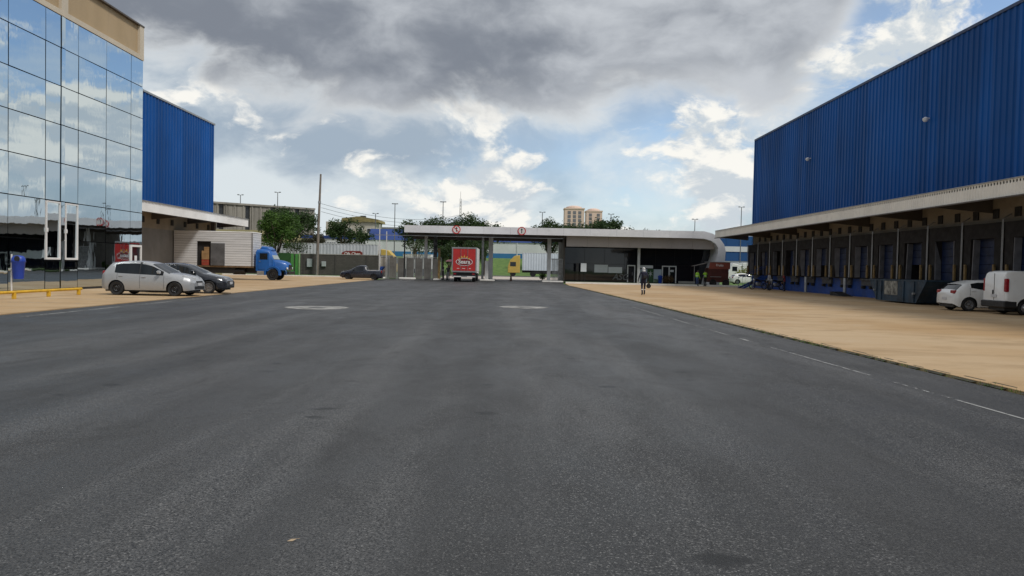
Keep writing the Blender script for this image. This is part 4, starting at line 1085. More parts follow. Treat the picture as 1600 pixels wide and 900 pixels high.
put('lettering', text_mesh('Ofa Chen', .55, M_LW, .004, .1, .012), None, t1, (2.8, -1.35, 2.95), (R(90), 0, 0))
trailer(-37.5, 106, 11.5, 4.3, 'white ribbed trailer behind the wall, next to the green gate', M_TWH)
t3 = trailer(-32.0, 116, 4.5, 4.4, 'short white box lorry body beyond the trailers in the street', M_WHITE)
t4 = trailer(5.9, 132, 8.4, 4.1, 'pale silver trailer with yellow cab in the street beyond the gate', mat('pale_silver', (.60, .66, .72), .45, .1, .05, .5), M_YCAB, -1)
t5 = trailer(-13.5, 108, 4.0, 3.1, 'low white box lorry in the street behind the panel fence', M_WHITE)

# ---- skip container by the docks
M_SKIP = mat('skip_dark_blue', (.014, .035, .06), .6, 0, .4, 1.4, dirt=.5)
sk = empty('skip_container', (23.35, 44.0, .03)); tag(sk, 'dark blue boat-shaped skip container with a worn pale patch at the docks', 'skip')
prof = [(-3.2, 1.30), (-3.0, 1.05), (-2.2, .08), (2.3, .08), (3.1, 1.05), (3.2, 1.30)]     # along y
ring = lambda y, z, w: None
sh = MB()
for s in (-1, 1):
    x = s * .95; sh.prism([(a, b) for a, b in reversed(prof)] , x - .03, x + .03, 'x')
for (a, b), (c, d) in zip(prof, prof[1:]): sh.add([(-.95, a, b), (.95, a, b), (.95, c, d), (-.95, c, d)], [(0, 1, 2, 3)])
put('shell', sh, M_SKIP, sk)
rm_ = MB()
for s in (-1, 1): rm_.box(s * .95 - .06, s * .95 + .06, -3.25, 3.25, 1.28, 1.36)
rm_.box(-.95, .95, -3.25, -3.13, 1.28, 1.36).box(-.95, .95, 3.13, 3.25, 1.28, 1.36); put('rim', rm_, M_SKIP, sk)
M_WORN = mat('worn_pale_patch', (.22, .21, .18), .8, 0, .6, 3, dirt=.7)
put('worn_panel', MB().box(-1.0, -.985, -.2, 1.35, .45, 1.26), M_WORN, sk)
for y in (-2.0, -.9, 1.7, 2.3): put('stiffener', MB().box(-1.04, -.985, y - .05, y + .05, .12, 1.27), M_SKIP, sk)
put('lift_ear', MB().tube([(-1.0, 2.4, .7), (-1.14, 2.4, .7)], .06, 10), M_STEEL, sk); put('lift_ear', MB().tube([(-1.0, -2.1, .6), (-1.14, -2.1, .6)], .06, 10), M_STEEL, sk)

# ---- dark red kiosk cart, stairs, motorcycle
M_MAR = mat('maroon_paint', (.085, .018, .014), .6, 0, .2, 2, dirt=.3); M_RUST = mat('brick_red_board', (.24, .06, .04), .6, 0, .1, 2, dirt=.2)
ki = empty('kiosk_cart', (21.75, 79.6, .03)); tag(ki, 'dark red snack cart with a brick-red sign board and side awning', 'cart')
put('body', MB().cbox(-1.05, 1.05, 0, 1.6, .45, 1.95, .04), M_MAR, ki)
put('sign_board', MB().prism([(-1.1, 1.85), (1.15, 1.85), (1.15, 2.55), (-.95, 2.55)], -.12, 0, 'y'), M_RUST, ki)
put('roof', MB().box(-1.1, 1.2, -.16, 1.7, 2.552, 2.6), M_STEEL, ki)
put('lettering', text_mesh('Fruits', .34, M_LW, .004, 0, .006), None, ki, (.05, -.13, 2.24), (R(90), 0, 0))
put('awning', MB().add([(-1.05, .1, 2.5), (-1.05, 1.5, 2.5), (-2.6, 1.5, 2.12), (-2.6, .1, 2.12), (-1.05, .1, 2.47), (-1.05, 1.5, 2.47), (-2.6, 1.5, 2.09), (-2.6, .1, 2.09)], [(0, 1, 2, 3), (4, 7, 6, 5), (0, 3, 7, 4), (1, 5, 6, 2), (2, 6, 7, 3)]), M_SOFF, ki)
put('counter', MB().box(-.9, .2, -.25, 0, 1.0, 1.05), M_STEEL, ki)
put('awning_pole', MB().tube([(-2.55, .15, 0), (-2.55, .15, 2.1)], .025, 6), M_STEEL, ki)
for s in (-.6, .75):
    t_, r_ = wheel_mesh(.38, .16, M_RIMB, 0); o = put('wheel', t_, None, ki, (s, -.05, .38), (0, 0, math.pi)); put('rim', r_, None, o)
st = empty('steel_stair', (22.2, 73.5, .03)); tag(st, 'short dark blue steel stair leading up to the dock platform', 'stair')
for i in range(6): put('tread', MB().box(.0 + i * .40, .42 + i * .40, -.6, .6, .2 + i * .19, .24 + i * .19), M_BLUE2, st)
for s in (-.62, .62):
    put('stringer', MB().prism([(-.1, 0), (.2, 0), (2.5, 1.1), (2.5, 1.3), (2.3, 1.3)], s - .03, s + .03, 'y'), M_BLUE2, st)
    put('handrail', MB().tube([(0, s, .1), (0, s, 1.05), (2.4, s, 2.2), (2.4, s, 1.2)], .025, 6), M_BLUE2, st)
def motorcycle(loc, rz, label, col):
    e = empty('motorcycle', loc, rz); tag(e, label, 'motorcycle', 'motorcycles by the stair')
    for x in (.65, -.62):
        w_ = MB().lathe([(.24, -.04), (.29, -.055), (.31, 0), (.29, .055), (.24, .04), (.24, -.04)], axis='y', n=24); o = put('wheel', w_, M_TYRE, e, (x, 0, .31), smooth=True)
        sp_ = MB()
        for k in range(8): a = k * math.pi / 4; sp_.tube([(0, 0, 0), (.25 * math.cos(a), 0, .25 * math.sin(a))], .008, 4)
        sp_.lathe([(0, -.05), (.05, -.05), (.05, .05), (0, .05)], axis='y', n=10); put('rim', sp_, M_STEEL, o)
    put('frame', MB().tube([(.42, 0, .85), (.1, 0, .78), (-.3, 0, .72), (-.62, 0, .35)], .03, 6).tube([(.42, 0, .82), (.25, 0, .35), (-.2, 0, .32), (-.3, 0, .7)], .028, 6), M_BLACK, e)
    put('fork', MB().tube([(.65, .07, .31), (.42, .07, .95)], .022, 6).tube([(.65, -.07, .31), (.42, -.07, .95)], .022, 6), M_STEEL, e)
    put('handlebar', MB().tube([(.30, .36, 1.05), (.40, .15, 1.0), (.40, -.15, 1.0), (.30, -.36, 1.05)], .016, 6), M_BLACK, e)
    put('tank', MB().loft([[(.35, 0.04 * math.cos(t), .86 + .04 * math.sin(t)) for t in np.linspace(0, 6.0, 8)], [(.15, .13 * math.cos(t), .87 + .12 * math.sin(t)) for t in np.linspace(0, 6.0, 8)], [(-.12, .09 * math.cos(t), .83 + .07 * math.sin(t)) for t in np.linspace(0, 6.0, 8)]], True, True), col, e, smooth=True)
    put('seat', MB().cbox(-.72, -.08, -.13, .13, .76, .86, .03), M_BLACK, e)
    put('engine', MB().cbox(-.15, .25, -.13, .13, .36, .66, .04), M_STEEL, e)
    put('headlight', MB().lathe([(0, .06), (.08, .04), (.09, -.04), (0, -.08)], (.52, 0, .92), 'x', 12), M_LAMP, e, smooth=True)
    put('fender', MB().tube([(.65 + .36 * math.cos(t), 0, .31 + .36 * math.sin(t)) for t in np.linspace(.5, 2.4, 8)], .035, 6), col, e)
    put('exhaust', MB().tube([(.15, -.14, .38), (-.3, -.16, .32), (-.8, -.17, .42)], .035, 8), M_STEEL, e)
motorcycle((22.9, 70.2, .03), R(195), 'black motorcycle parked at the foot of the steel stair, nearest the road', mat('bike_black', (.02, .02, .022), .3))
motorcycle((24.1, 69.0, .03), R(200), 'dark blue motorcycle parked against the dock base beside the black one', mat('bike_navy', (.012, .02, .05), .35))

# ---- left foreground: litter bin, low yellow rail
bn_ = empty('litter_bin', (-21.25, 32.4, .03)); tag(bn_, 'blue plastic litter bin on a white post before the mirror glass', 'bin')
put('post', MB().tube([(-.22, -.02, 0), (-.22, -.02, 1.72)], .035, 10), M_WPOST, bn_)
M_BIN = mat('blue_plastic', (.012, .05, .36), .4, 0, .1, 3)
rg = lambda z, a, b: [(a * math.cos(2 * math.pi * k / 20) + .06, b * math.sin(2 * math.pi * k / 20), z) for k in range(20)]
put('bucket', MB().loft([rg(.66, .20, .17), rg(.70, .215, .18), rg(1.36, .27, .22), rg(1.40, .30, .25), rg(1.43, .30, .25)], True, True), M_BIN, bn_, smooth=True)
put('hood', MB().loft([rg(1.432, .28, .23), rg(1.55, .27, .22), rg(1.64, .20, .17), rg(1.67, .08, .07)], True, True), M_BIN, bn_, smooth=True)
put('opening', MB().lathe([(0, -.02), (.12, -.02), (.12, .0)], (.14, -.215, 1.53), 'y', 16), M_BLACK, bn_)
put('band', MB().box(-.25, -.14, -.06, .06, 1.0, 1.06), M_STEEL, bn_)
yr = empty('guard_rail', (-19.0, 29, .03)); tag(yr, 'low yellow pipe rail on short posts along the office front', 'rail')
put('rail', MB().tube([(0, -14, .26), (0, 4.3, .26)], .06, 10), M_YEL, yr, smooth=True)
for i in range(9): put('post', MB().cbox(-.06, .06, 4.1 - i * 2.15 - .06, 4.1 - i * 2.15 + .06, 0, .25, .01), M_YEL, yr)

# ================================================================== PEOPLE
def person(name, label, loc, rz, h, cols, walk=.12, arms=((.04, .02), (.02, .06)), lean=0.0, skin=(.20, .11, .07), head_m=None, bend=0.0):
    J = []; E = []; Lb = []
    def v(p, r, lab, par=None):
        J.append((p, r if isinstance(r, tuple) else (r, r), lab)); i = len(J) - 1
        if par is not None: E.append((par, i))
        return i
    pel = v((0, 0, .95), (.155, .11), 'leg'); sp_ = v((0, lean * .4, 1.12), (.15, .105), 'top', pel); ch = v((0, lean * .8, 1.33), (.175, .12), 'top', sp_)
    up = v((0, lean, 1.45), (.11, .085), 'top', ch); nk = v((0, lean + .01, 1.51), .055, 'skin', up)
    h0 = v((0, lean + .025, 1.56), (.07, .08), 'skin', nk); h1 = v((0, lean + .03, 1.63), (.078, .098), 'head', h0); h2 = v((0, lean + .02, 1.70), (.068, .082), 'hair', h1)
    ns = v((0, lean + .135, 1.615), .012, 'skin', h1)
    for s in (-1, 1): v((s * .085, lean + .015, 1.625), .014, 'skin', h1)
    for s, (sw, ob) in zip((-1, 1), arms):
        sh_ = v((s * .19, lean, 1.42), .062, 'top', up); el2 = v((s * (.25 + ob), lean - .03 + sw * .4, 1.15), .046, 'arm', sh_)
        wr_ = v((s * (.27 + ob), lean + .05 + sw * 1.2, .92), .032, 'arm', el2); pm = v((s * (.27 + ob), lean + .07 + sw * 1.4, .855), (.022, .04), 'skin', wr_)
        for k in range(4):
            oy = -.03 + .02 * k; ln = (.07, .085, .08, .06)[k]
            a = v((s * (.272 + ob), lean + .07 + sw * 1.4 + oy, .81), .0095, 'skin', pm); v((s * (.262 + ob), lean + .08 + sw * 1.4 + oy, .81 - ln), .008, 'skin', a)
        a = v((s * (.262 + ob), lean + .125 + sw * 1.4, .84), .0105, 'skin', pm); v((s * (.255 + ob), lean + .14 + sw * 1.4, .80), .009, 'skin', a)
    for s in (-1, 1):
        w = walk * s
        hp = v((s * .095, 0, .88), (.095, .105), 'leg', pel); kn = v((s * .105, w * .6 + .03, .50), (.06, .065), 'leg', hp); an = v((s * .105, w * 1.2 - .03, .10), (.043, .048), 'boot', kn)
        v((s * .11, w * 1.2 + .13, .045), (.042, .032), 'boot', an); v((s * .105, w * 1.2 - .07, .05), .038, 'boot', an)
    k = h / 1.77
    me = bpy.data.meshes.new('body'); me.from_pydata([tuple(c * k for c in p) for p, r, l in J], E, [])
    o = bpy.data.objects.new('body', me); COL.objects.link(o)
    md = o.modifiers.new('skin', 'SKIN'); md.use_smooth_shade = True
    if not me.skin_vertices: 
        bm = bmesh.new(); bm.from_mesh(me); bm.verts.layers.skin.verify(); bm.to_mesh(me); bm.free()
    for i, (p, r, l) in enumerate(J):
        sv_ = me.skin_vertices[0].data[i]; sv_.radius = (r[0] * k, r[1] * k); sv_.use_root = (i == 0)
    o.modifiers.new('sub', 'SUBSURF').levels = 1
    o.modifiers['sub'].render_levels = 1
    dg = bpy.context.evaluated_depsgraph_get()
    nm = bpy.data.meshes.new_from_object(o.evaluated_get(dg)); bpy.data.objects.remove(o)
    order = ['top', 'arm', 'skin', 'head', 'hair', 'leg', 'boot', 'band']
    nm.materials.clear()
    sk_ = mat('skin_%d' % int(skin[0] * 1000), skin, .6, 0, .05, 5)
    for q in order: nm.materials.append({'skin': sk_, 'head': head_m or sk_, 'band': M_PAPER}.get(q, cols.get(q, sk_)))
    pos = np.array([p for p, r, l in J]) * k
    for f in nm.polygons:
        c = np.array(f.center); i = int(np.argmin(((pos - c) ** 2).sum(1))); lab = J[i][2]
        z = c[2] / k
        if lab == 'leg' and z > .97: lab = 'top'
        if lab == 'top' and z < .90: lab = 'leg'
        if lab in ('boot', 'leg') and cols.get('bands') and .33 < z < .39: lab = 'band'
        if lab == 'boot' and z > .22: lab = 'leg'
        if lab in ('skin', 'head') and z > 1.6 and c[1] / k < lean + .02: lab = 'hair'
        f.material_index = order.index(lab); f.use_smooth = True
    e = empty(name, loc, rz); tag(e, label, 'person')
    put('body', nm, None, e)
    return e, k
C_NAVY = mat('navy_cloth', (.012, .014, .035), .85, 0, .2, 6); C_BLK = mat('black_cloth', (.012, .012, .013), .85, 0, .2, 6); C_LIME = mat('lime_vest', (.30, .62, .04), .7, 0, .1, 6)
C_JEAN = mat('blue_jeans', (.03, .06, .16), .85, 0, .2, 6); C_GREY = mat('grey_shirt', (.25, .26, .28), .85, 0, .15, 6); C_HAIR = mat('dark_hair', (.012, .010, .009), .7, 0, .2, 9); C_WHT = mat('white_cloth', (.55, .55, .55), .85, 0, .1, 6)
C_RED = mat('dull_red_cloth', (.28, .05, .05), .85, 0, .15, 6); C_GREYD = mat('dark_grey_cloth', (.05, .05, .052), .85, 0, .15, 6)
wk, k = person('person', 'person in navy workwear with backpack walking towards the office, bag in hand', (8.35, 48.0, .03), R(4), 1.76, dict(top=C_NAVY, arm=C_NAVY, leg=C_NAVY, boot=C_BLK, hair=C_WHT, bands=True), walk=.13, arms=((.03, .05), (.06, .06)), head_m=None)
put('cap', MB().lathe([(.094, 0), (.1, .03), (.09, .085), (.055, .12), (0, .13)], (0, .02, 1.655 * k), 'z', 16), C_WHT, wk, smooth=True)
put('neck_cloth', MB().lathe([(.09, -.06), (.115, -.04), (.10, .05), (.085, .08)], (0, -.0, 1.56 * k), 'z', 14), C_WHT, wk, smooth=True)
bp = empty('backpack', (8.35 + .012, 47.8, .03 + .98), R(4)); tag(bp, 'navy backpack on the walking person', 'backpack')
put('pack', MB().cbox(-.17, .17, -.12, .10, .05, .50, .06), C_NAVY, bp, smooth=True); put('pocket', MB().cbox(-.13, .13, -.17, -.11, .08, .27, .03), C_BLK, bp)
for s in (-.12, .12): put('strap', MB().tube([(s, .08, .48), (s, .16, .54), (s, .24, .40)], .018, 6), C_BLK, bp)
hb = empty('hand_bag', (8.35 + .36, 48.16, .03 + .42), R(4)); tag(hb, 'round black bag carried in the right hand of the walking person', 'bag')
put('bag', MB().lathe([(0, -.06), (.12, -.055), (.155, 0), (.12, .055), (0, .06)], (0, 0, .17), 'y', 18), C_BLK, hb, smooth=True); put('grip', MB().tube([(-.06, 0, .29), (-.03, 0, .39), (.03, 0, .39), (.06, 0, .29)], .012, 6), C_BLK, hb)
for i, (x, y, rz, leg, lab) in enumerate(((19.35, 79.0, -60, C_JEAN, 'person in lime vest and blue jeans by the snack cart, left of the two'), (20.15, 78.9, 20, C_BLK, 'person in lime vest and dark trousers by the snack cart, right of the two'))):
    pe, k = person('person', lab, (x, y, .03), R(rz), 1.72, dict(top=C_LIME, arm=C_LIME if i == 0 else C_BLK, leg=leg, boot=C_BLK, hair=C_HAIR), walk=.02, arms=((.05, .0), (.05, 0)))
    put('reflective_band', MB().loft([[(.19 * math.cos(t) * 1.0, .135 * math.sin(t), z) for t in np.linspace(0, 2 * math.pi, 16, False)] for z in (1.08, 1.13)]), M_PAPER, pe)
person('person', 'person in grey shirt and dark trousers standing at the blue dock base', (22.6, 66.4, .03), R(100), 1.62, dict(top=C_GREY, arm=C_GREY, leg=C_BLK, boot=C_BLK, hair=C_HAIR), walk=.03)
person('person', 'person in dull red top leaning by the blue dock base', (23.3, 64.6, .03), R(60), 1.60, dict(top=C_RED, arm=C_BLK, leg=C_NAVY, boot=C_BLK, hair=C_HAIR), walk=.03, lean=.08)
pu, k = person('person', 'person in dark grey beside the red lorry under an umbrella', (-6.85, 80.5, 0), R(180), 1.70, dict(top=C_GREYD, arm=C_GREYD, leg=C_GREY, boot=C_BLK, hair=C_HAIR), walk=.05, arms=((.1, 0), (.02, .02)))
um = empty('umbrella', (-6.62, 80.45, .95)); tag(um, 'small pink umbrella held beside the red lorry', 'umbrella')
um_r = [(.0, 1.35), (.2, 1.33), (.4, 1.25), (.52, 1.13)]
put('canopy', MB().lathe(um_r, n=8), mat('pink_cloth', (.45, .20, .22), .7), um); put('shaft', MB().tube([(0, 0, 0), (0, 0, 1.38)], .01, 6), M_STEEL, um)
# ================================================================== TREES AND PLANTS
def make_tree(seed, H, crown_w, trunk_h, nleaf, lsize, flat=.7, trunk_r=.16, limbs=7, sparse=1.0):
    """returns trunk mesh, crown mesh: limbs spread into the crown, leaves clustered at twig ends"""
    rn = random.Random(seed); tb = MB(); tips = []
    def lerp(a, b, t): return a + (b - a) * t
    base = Vector((0, 0, 0)); top = Vector((rn.uniform(-.2, .2), rn.uniform(-.2, .2), trunk_h))
    pts = [base, lerp(base, top, .5) + Vector((rn.uniform(-.1, .1), rn.uniform(-.1, .1), 0)), top]
    tb.tube(pts, [trunk_r * 1.25, trunk_r, trunk_r * .8], 8)
    cz = (trunk_h + H) / 2; hz = (H - trunk_h) / 2
    for i in range(limbs):
        a = 2 * math.pi * (i + rn.random() * .7) / limbs; el_ = rn.uniform(-.15, 1.0)
        rad = crown_w / 2 * rn.uniform(.55, .9) * math.cos(el_ * .9)
        end = Vector((math.cos(a) * rad, math.sin(a) * rad, cz + hz * math.sin(el_) * rn.uniform(.6, .85)))
        mid = lerp(top, end, .5) + Vector((rn.uniform(-.3, .3), rn.uniform(-.3, .3), rn.uniform(0, .5)))
        st_ = lerp(base, top, rn.uniform(.75, 1))
        tb.tube([st_, mid, end], [trunk_r * .5, trunk_r * .32, trunk_r * .12], 6)
        for j in range(4):
            t = rn.uniform(.35, 1); b0 = lerp(mid, end, t)
            d = Vector((rn.gauss(0, 1), rn.gauss(0, 1), rn.gauss(.2, .6))); d.normalize()
            e2 = b0 + d * crown_w * rn.uniform(.10, .22)
            tb.tube([b0, lerp(b0, e2, .5) + Vector((0, 0, .1)), e2], [trunk_r * .16, trunk_r * .1, trunk_r * .04], 5)
            tips.append((e2, crown_w * rn.uniform(.07, .15)))
        tips.append((end, crown_w * rn.uniform(.09, .16)))
    for _ in range(int(limbs * 1.5 * sparse)):
        a = rn.uniform(0, 6.28); r_ = crown_w / 2 * math.sqrt(rn.random()) * .85; zz = rn.uniform(-.6, .95)
        tips.append((Vector((math.cos(a) * r_, math.sin(a) * r_, cz + hz * zz * math.sqrt(max(.05, 1 - (2 * r_ / crown_w) ** 2)))), crown_w * rn.uniform(.08, .14)))
    cm = MB(); tot = sum(s ** 2 for _, s in tips)
    for c, s in tips:
        for _ in range(int(nleaf * s * s / tot)):
            d = Vector((rn.gauss(0, 1), rn.gauss(0, 1), rn.gauss(0, 1) * flat)); d.normalize()
            p = c + d * s * (rn.random() ** .4) * 1.15
            u = Vector((rn.gauss(0, 1), rn.gauss(0, 1), rn.gauss(0, .6))); u.normalize(); w = u.cross(Vector((rn.gauss(0, 1), rn.gauss(0, 1), rn.gauss(0, 1)))); w.normalize()
            q = lsize * rn.uniform(.6, 1.3)
            cm.add([p - u * q, p + w * q * .45, p + u * q, p - w * q * .45], [(0, 1, 2, 3)])
    tm = tb.mesh('trunk', True); tm.materials.append(M_BARK)
    me = bpy.data.meshes.new('crown'); me.from_pydata(cm.v, [], cm.f); me.update()
    return tm, me
def tree(name, label, loc, rz, tm, cm, leaf, s=1.0, group='trees beyond the boundary'):
    e = empty(name, loc, rz); tag(e, label, 'tree', group); e.scale = (s, s, s)
    put('trunk', tm, None, e)
    c = cm.copy(); c.materials.clear(); c.materials.append(leaf)
    put('crown', c, None, e); return e
TA = make_tree(1, 9.2, 5.6, 2.2, 6500, .17, 1.0, .2, 9)
TB = make_tree(2, 9.5, 7.0, 4.0, 5000, .18, .55, .2, 8)
TC = make_tree(3, 7.5, 5.6, 2.6, 4200, .16, .5, .17, 7)
TU = make_tree(4, 8.0, 8.5, 5.4, 5000, .2, .4, .22, 9, 1.4)
TS = make_tree(5, 5.0, 3.6, 1.8, 700, .13, .7, .1, 6)
TD = make_tree(6, 10.0, 8.0, 2.6, 8000, .2, .8, .25, 10, 1.6)
G0 = lambda x, y: terr(x, y)
def T(nm, lab, px, d, proto, leaf, s=1.0, rz=0, z=None):
    x = (px - 800) / 1180 * d
    return tree(nm, lab, (x, d, G0(x, d) if z is None else z), R(rz), proto[0], proto[1], leaf, s)
T('tree', 'bright green bushy tree behind the blue lorry cab', 432, 100, TA, M_LEAF, .97, 40)
T('tree', 'tall dark tree just right of the bright green one', 458, 112, TB, M_LEAFD, 1.06, 100)
T('tree', 'low dark leafy sapling in front of the trailers, by the green gate', 464, 99, TS, M_LEAFD, .95, 10)
T('tree', 'brownish dark tree behind the concrete pole', 490, 150, TC, M_LEAFB, .9, 200)
T('tree', 'open-branched green tree standing in front of the blue and white store', 537, 122, TC, M_LEAFD, 1.27, 20)
T('tree', 'flat-topped dark tree showing above the left end of the gate roof', 648, 145, TC, M_LEAFD, 1.45, 50)
T('tree', 'thin sparse small tree seen under the gate roof corner', 652, 106, TS, M_LEAFD, 1.1, 90)
T('tree', 'dark tree above the gate roof, left of the antenna mast', 690, 132, TD, M_LEAFD, .97, 0)
T('tree', 'dark spreading tree above the gate roof at the antenna mast', 728, 128, TD, M_LEAFD, 1.0, 130)
T('tree', 'dark tree above the gate roof, right of the antenna mast', 757, 140, TU, M_LEAFD, 1.1, 220)
T('tree', 'dark tree above the office roof, left of the pink towers', 858, 150, TD, M_LEAFD, 1.0, 75)
T('tree', 'broad dark tree before the pink towers', 898, 155, TU, M_LEAFD, 1.03, 160)
T('tree', 'taller dark tree before the right pink tower', 938, 140, TB, M_LEAFD, 1.2, 300)
T('tree', 'small dark tree top above the office roof, right of the towers', 962, 146, TC, M_LEAFD, 1.32, 30)
T('tree', 'faint small tree top over the office roof, far right', 1022, 175, TC, M_LEAFB, 1.07, 240)
T('tree', 'bushy tree deep in shade outside the gate, behind the red lorry', 742, 121, TD, M_LEAFD, .58, 10)
T('tree', 'shaded bushy tree outside the gate, left of the red lorry', 702, 119, TD, M_LEAFD, .52, 260)
def shrub(name, label, loc, w, h, n, leaf, ls=.08, cat='shrub', group=None):
    rn = random.Random(int(loc[0] * 10) + 99); e = empty(name, loc); tag(e, label, cat, group); cm = MB(); st_ = MB()
    for k in range(7):
        a = rn.uniform(0, 6.28); st_.tube([(0, 0, 0), (math.cos(a) * w * .15, math.sin(a) * w * .15, h * .4), (math.cos(a) * w * .35, math.sin(a) * w * .3, h * .75)], [.03, .02, .008], 5)
    for _ in range(n):
        d = Vector((rn.gauss(0, 1), rn.gauss(0, 1), rn.gauss(0, 1))); d.normalize(); r_ = rn.random() ** .4
        p = Vector((d.x * w / 2 * r_, d.y * w / 2 * r_, h * .52 + d.z * h * .48 * r_)) * rn.uniform(.85, 1.08)
        u = Vector((rn.gauss(0, 1), rn.gauss(0, 1), rn.gauss(.3, .6))); u.normalize(); ww = u.cross(Vector((rn.gauss(0, 1), rn.gauss(0, 1), rn.gauss(0, 1)))); ww.normalize()
        q = ls * rn.uniform(.6, 1.4); cm.add([p - u * q, p + ww * q * .4, p + u * q, p - ww * q * .4], [(0, 1, 2, 3)])
    me = bpy.data.meshes.new('foliage'); me.from_pydata(cm.v, [], cm.f); me.materials.append(leaf); put('foliage', me, None, e); put('stem', st_, M_BARK, e)
shrub('shrub', 'round reddish-brown shrub before the white double door', (17.75, 86.0, .13), 1.4, .95, 900, leafmat('leaf_russet', (.06, .035, .014), (.12, .075, .03)), .07)
shrub('shrub', 'small bright green bush at the right side of the gate lane', (3.6, 89.5, .16), .9, .95, 500, M_LEAF, .07)
for i, (x, y, w, h) in enumerate(((33.6, 109, 3.0, 2.4), (36.2, 110, 2.8, 2.0), (38.8, 111, 3.2, 2.2))):
    shrub('hedge_shrub', ('yellow-green shrub nearest the curved office end in the far gap', 'middle yellow-green shrub in the far gap', 'yellow-green shrub nearest the right warehouse in the far gap')[i], (x, y, -.02), w, h, 900, M_LEAFY, .13, 'shrub', 'shrubs beyond the office')
ob = empty('litter_bin', (16.9, 86.3, .13)); tag(ob, 'small blue bin beside the russet shrub at the office door', 'bin')
put('bucket', MB().lathe([(0, 0), (.19, 0), (.25, .75), (.27, .78)], n=16), M_BIN, ob, smooth=True); put('lid', MB().lathe([(.275, .78), (.26, .84), (.1, .92), (0, .93)], n=16), M_BIN, ob, smooth=True)
for i, (x, m, lab) in enumerate(((7.35, M_BLACK, 'black notice board on a post before the office glass'), (8.05, M_PAPER, 'white notice board on two posts before the office glass'))):
    e = empty('notice_board', (x, 85.5, .13)); tag(e, lab, 'notice board')
    put('board', MB().box(-.16 - .16 * i, .16 + .16 * i, -.03, .03, 1.15, 2.1), m, e)
    for s in ((-.0,) if i == 0 else (-.15, .15)): put('post', MB().box(s - .025, s + .025, .032, .07, 0, 1.6), M_BLACK, e)
# traffic cone in the gate lane
cn = empty('traffic_cone', (-.15, 88.6, 0)); tag(cn, 'tall grey-brown cone standing in the open gate lane', 'cone')
put('cone', MB().lathe([(.17, .04), (.15, .06), (.035, .95), (0, .96)], n=16), mat('dull_cone', (.22, .13, .09), .7), cn, smooth=True); put('base', MB().cbox(-.22, .22, -.22, .22, 0, .045, .01), M_BLACK, cn)
for i, (x, lab) in enumerate(((-7.9, 'dark bollard at the left edge of the gate lane'), (-7.45, 'short dark bollard right of the taller one at the gate lane'))):
    e = empty('bollard', (x, 86.4, 0)); tag(e, lab, 'bollard', 'dark bollards at the gate lane'); hh = (1.5, .6)[i]
    put('post', MB().lathe([(0, hh), (.09, hh - .01), (.11, hh - .06), (.12, 0)], n=12), M_BLACK, e, smooth=True); put('collar', MB().lathe([(.13, hh * .7), (.13, hh * .8)], n=12), M_STEEL, e)

# ================================================================== POLES AND BACKGROUND BUILDINGS
up_ = empty('utility_pole', (-24.65, 95.2, .1)); tag(up_, 'bare leaning concrete pole standing before the block wall', 'pole')
put('shaft', MB().tube([(0, 0, 0), (.14, 0, 6), (.34, 0, 12.7)], [.20, .16, .11], 10), M_POLE, up_, smooth=True)
put('collar', MB().tube([(.225, 0, 9.0), (.24, 0, 9.3)], .18, 10), M_STEEL, up_); put('conduit', MB().tube([(.0, -.2, 0), (.06, -.19, 3)], .03, 6), M_STEEL, up_)
M_LPOLE = mat('lamp_pole', (.16, .165, .17), .6, .3, .1, 3)
def lamp(px, ytop, d, label, heads=2):
    x = (px - 800) / 1180 * d; z0 = terr(x, d); zt = 1.65 + (417 - ytop + (px - 800) * .021) / 1180 * d
    e = empty('light_mast', (x, d, z0)); tag(e, label, 'lamp post', 'tall light masts on the skyline'); h = zt - z0; w = d / 1180
    put('pole', MB().tube([(0, 0, 0), (0, 0, h)], [w * .9, w * .55], 8), M_LPOLE, e)
    put('cross_arm', MB().box(-w * 4, w * 4, -w * .3, w * .3, h - w * .3, h + w * .2), M_LPOLE, e)
    for s in ((-1, 1) if heads == 2 else (-1, 0, 1)): put('lamp_head', MB().cbox(s * w * 3.4 - w * 1.5, s * w * 3.4 + w * 1.5, -w, w, h - w * .1, h + w * 1.0, w * .2), M_LPOLE, e)
lamp(374, 305, 185, 'light mast above the left end of the grey finned building')
lamp(432, 301, 180, 'light mast above the bright green tree')
lamp(585, 334, 200, 'shorter light mast over the blue store roof, left of two'); lamp(615, 319, 170, 'taller light mast over the blue store roof, right of two', 3)
lamp(690, 316, 160, 'light mast behind the gate roof, left of the antenna', 3); lamp(845, 332, 175, 'twin light mast left of the pink towers')
lamp(952, 335, 220, 'small light mast right of the pink towers'); lamp(1083, 343, 150, 'short light mast over the right part of the office roof'); lamp(1155, 324, 130, 'light mast beside the corner of the right warehouse')
x, d = (717 - 800) / 1180 * 320, 320
am = empty('antenna_mast', (x, d, terr(x, d))); tag(am, 'thin lattice antenna mast on the skyline behind the gate', 'mast'); hh = 30 - terr(x, d)
mb = MB()
for a in (0, 2.09, 4.19): mb.tube([(.7 * math.cos(a), .7 * math.sin(a), 0), (.35 * math.cos(a), .35 * math.sin(a), hh)], .07, 4)
put('leg', mb, M_LPOLE, am); mb = MB(); z = 0; i = 0
while z < hh - 1.5:
    r0 = .7 - .35 * z / hh
    for a in (0, 2.09, 4.19): mb.tube([(r0 * math.cos(a), r0 * math.sin(a), z), (r0 * math.cos(a + 2.09), r0 * math.sin(a + 2.09), z + 1.4)], .05, 4)
    z += 1.4
put('lattice', mb, M_LPOLE, am); put('aerial', MB().tube([(0, 0, hh), (0, 0, hh + 3)], .06, 5), M_LPOLE, am)

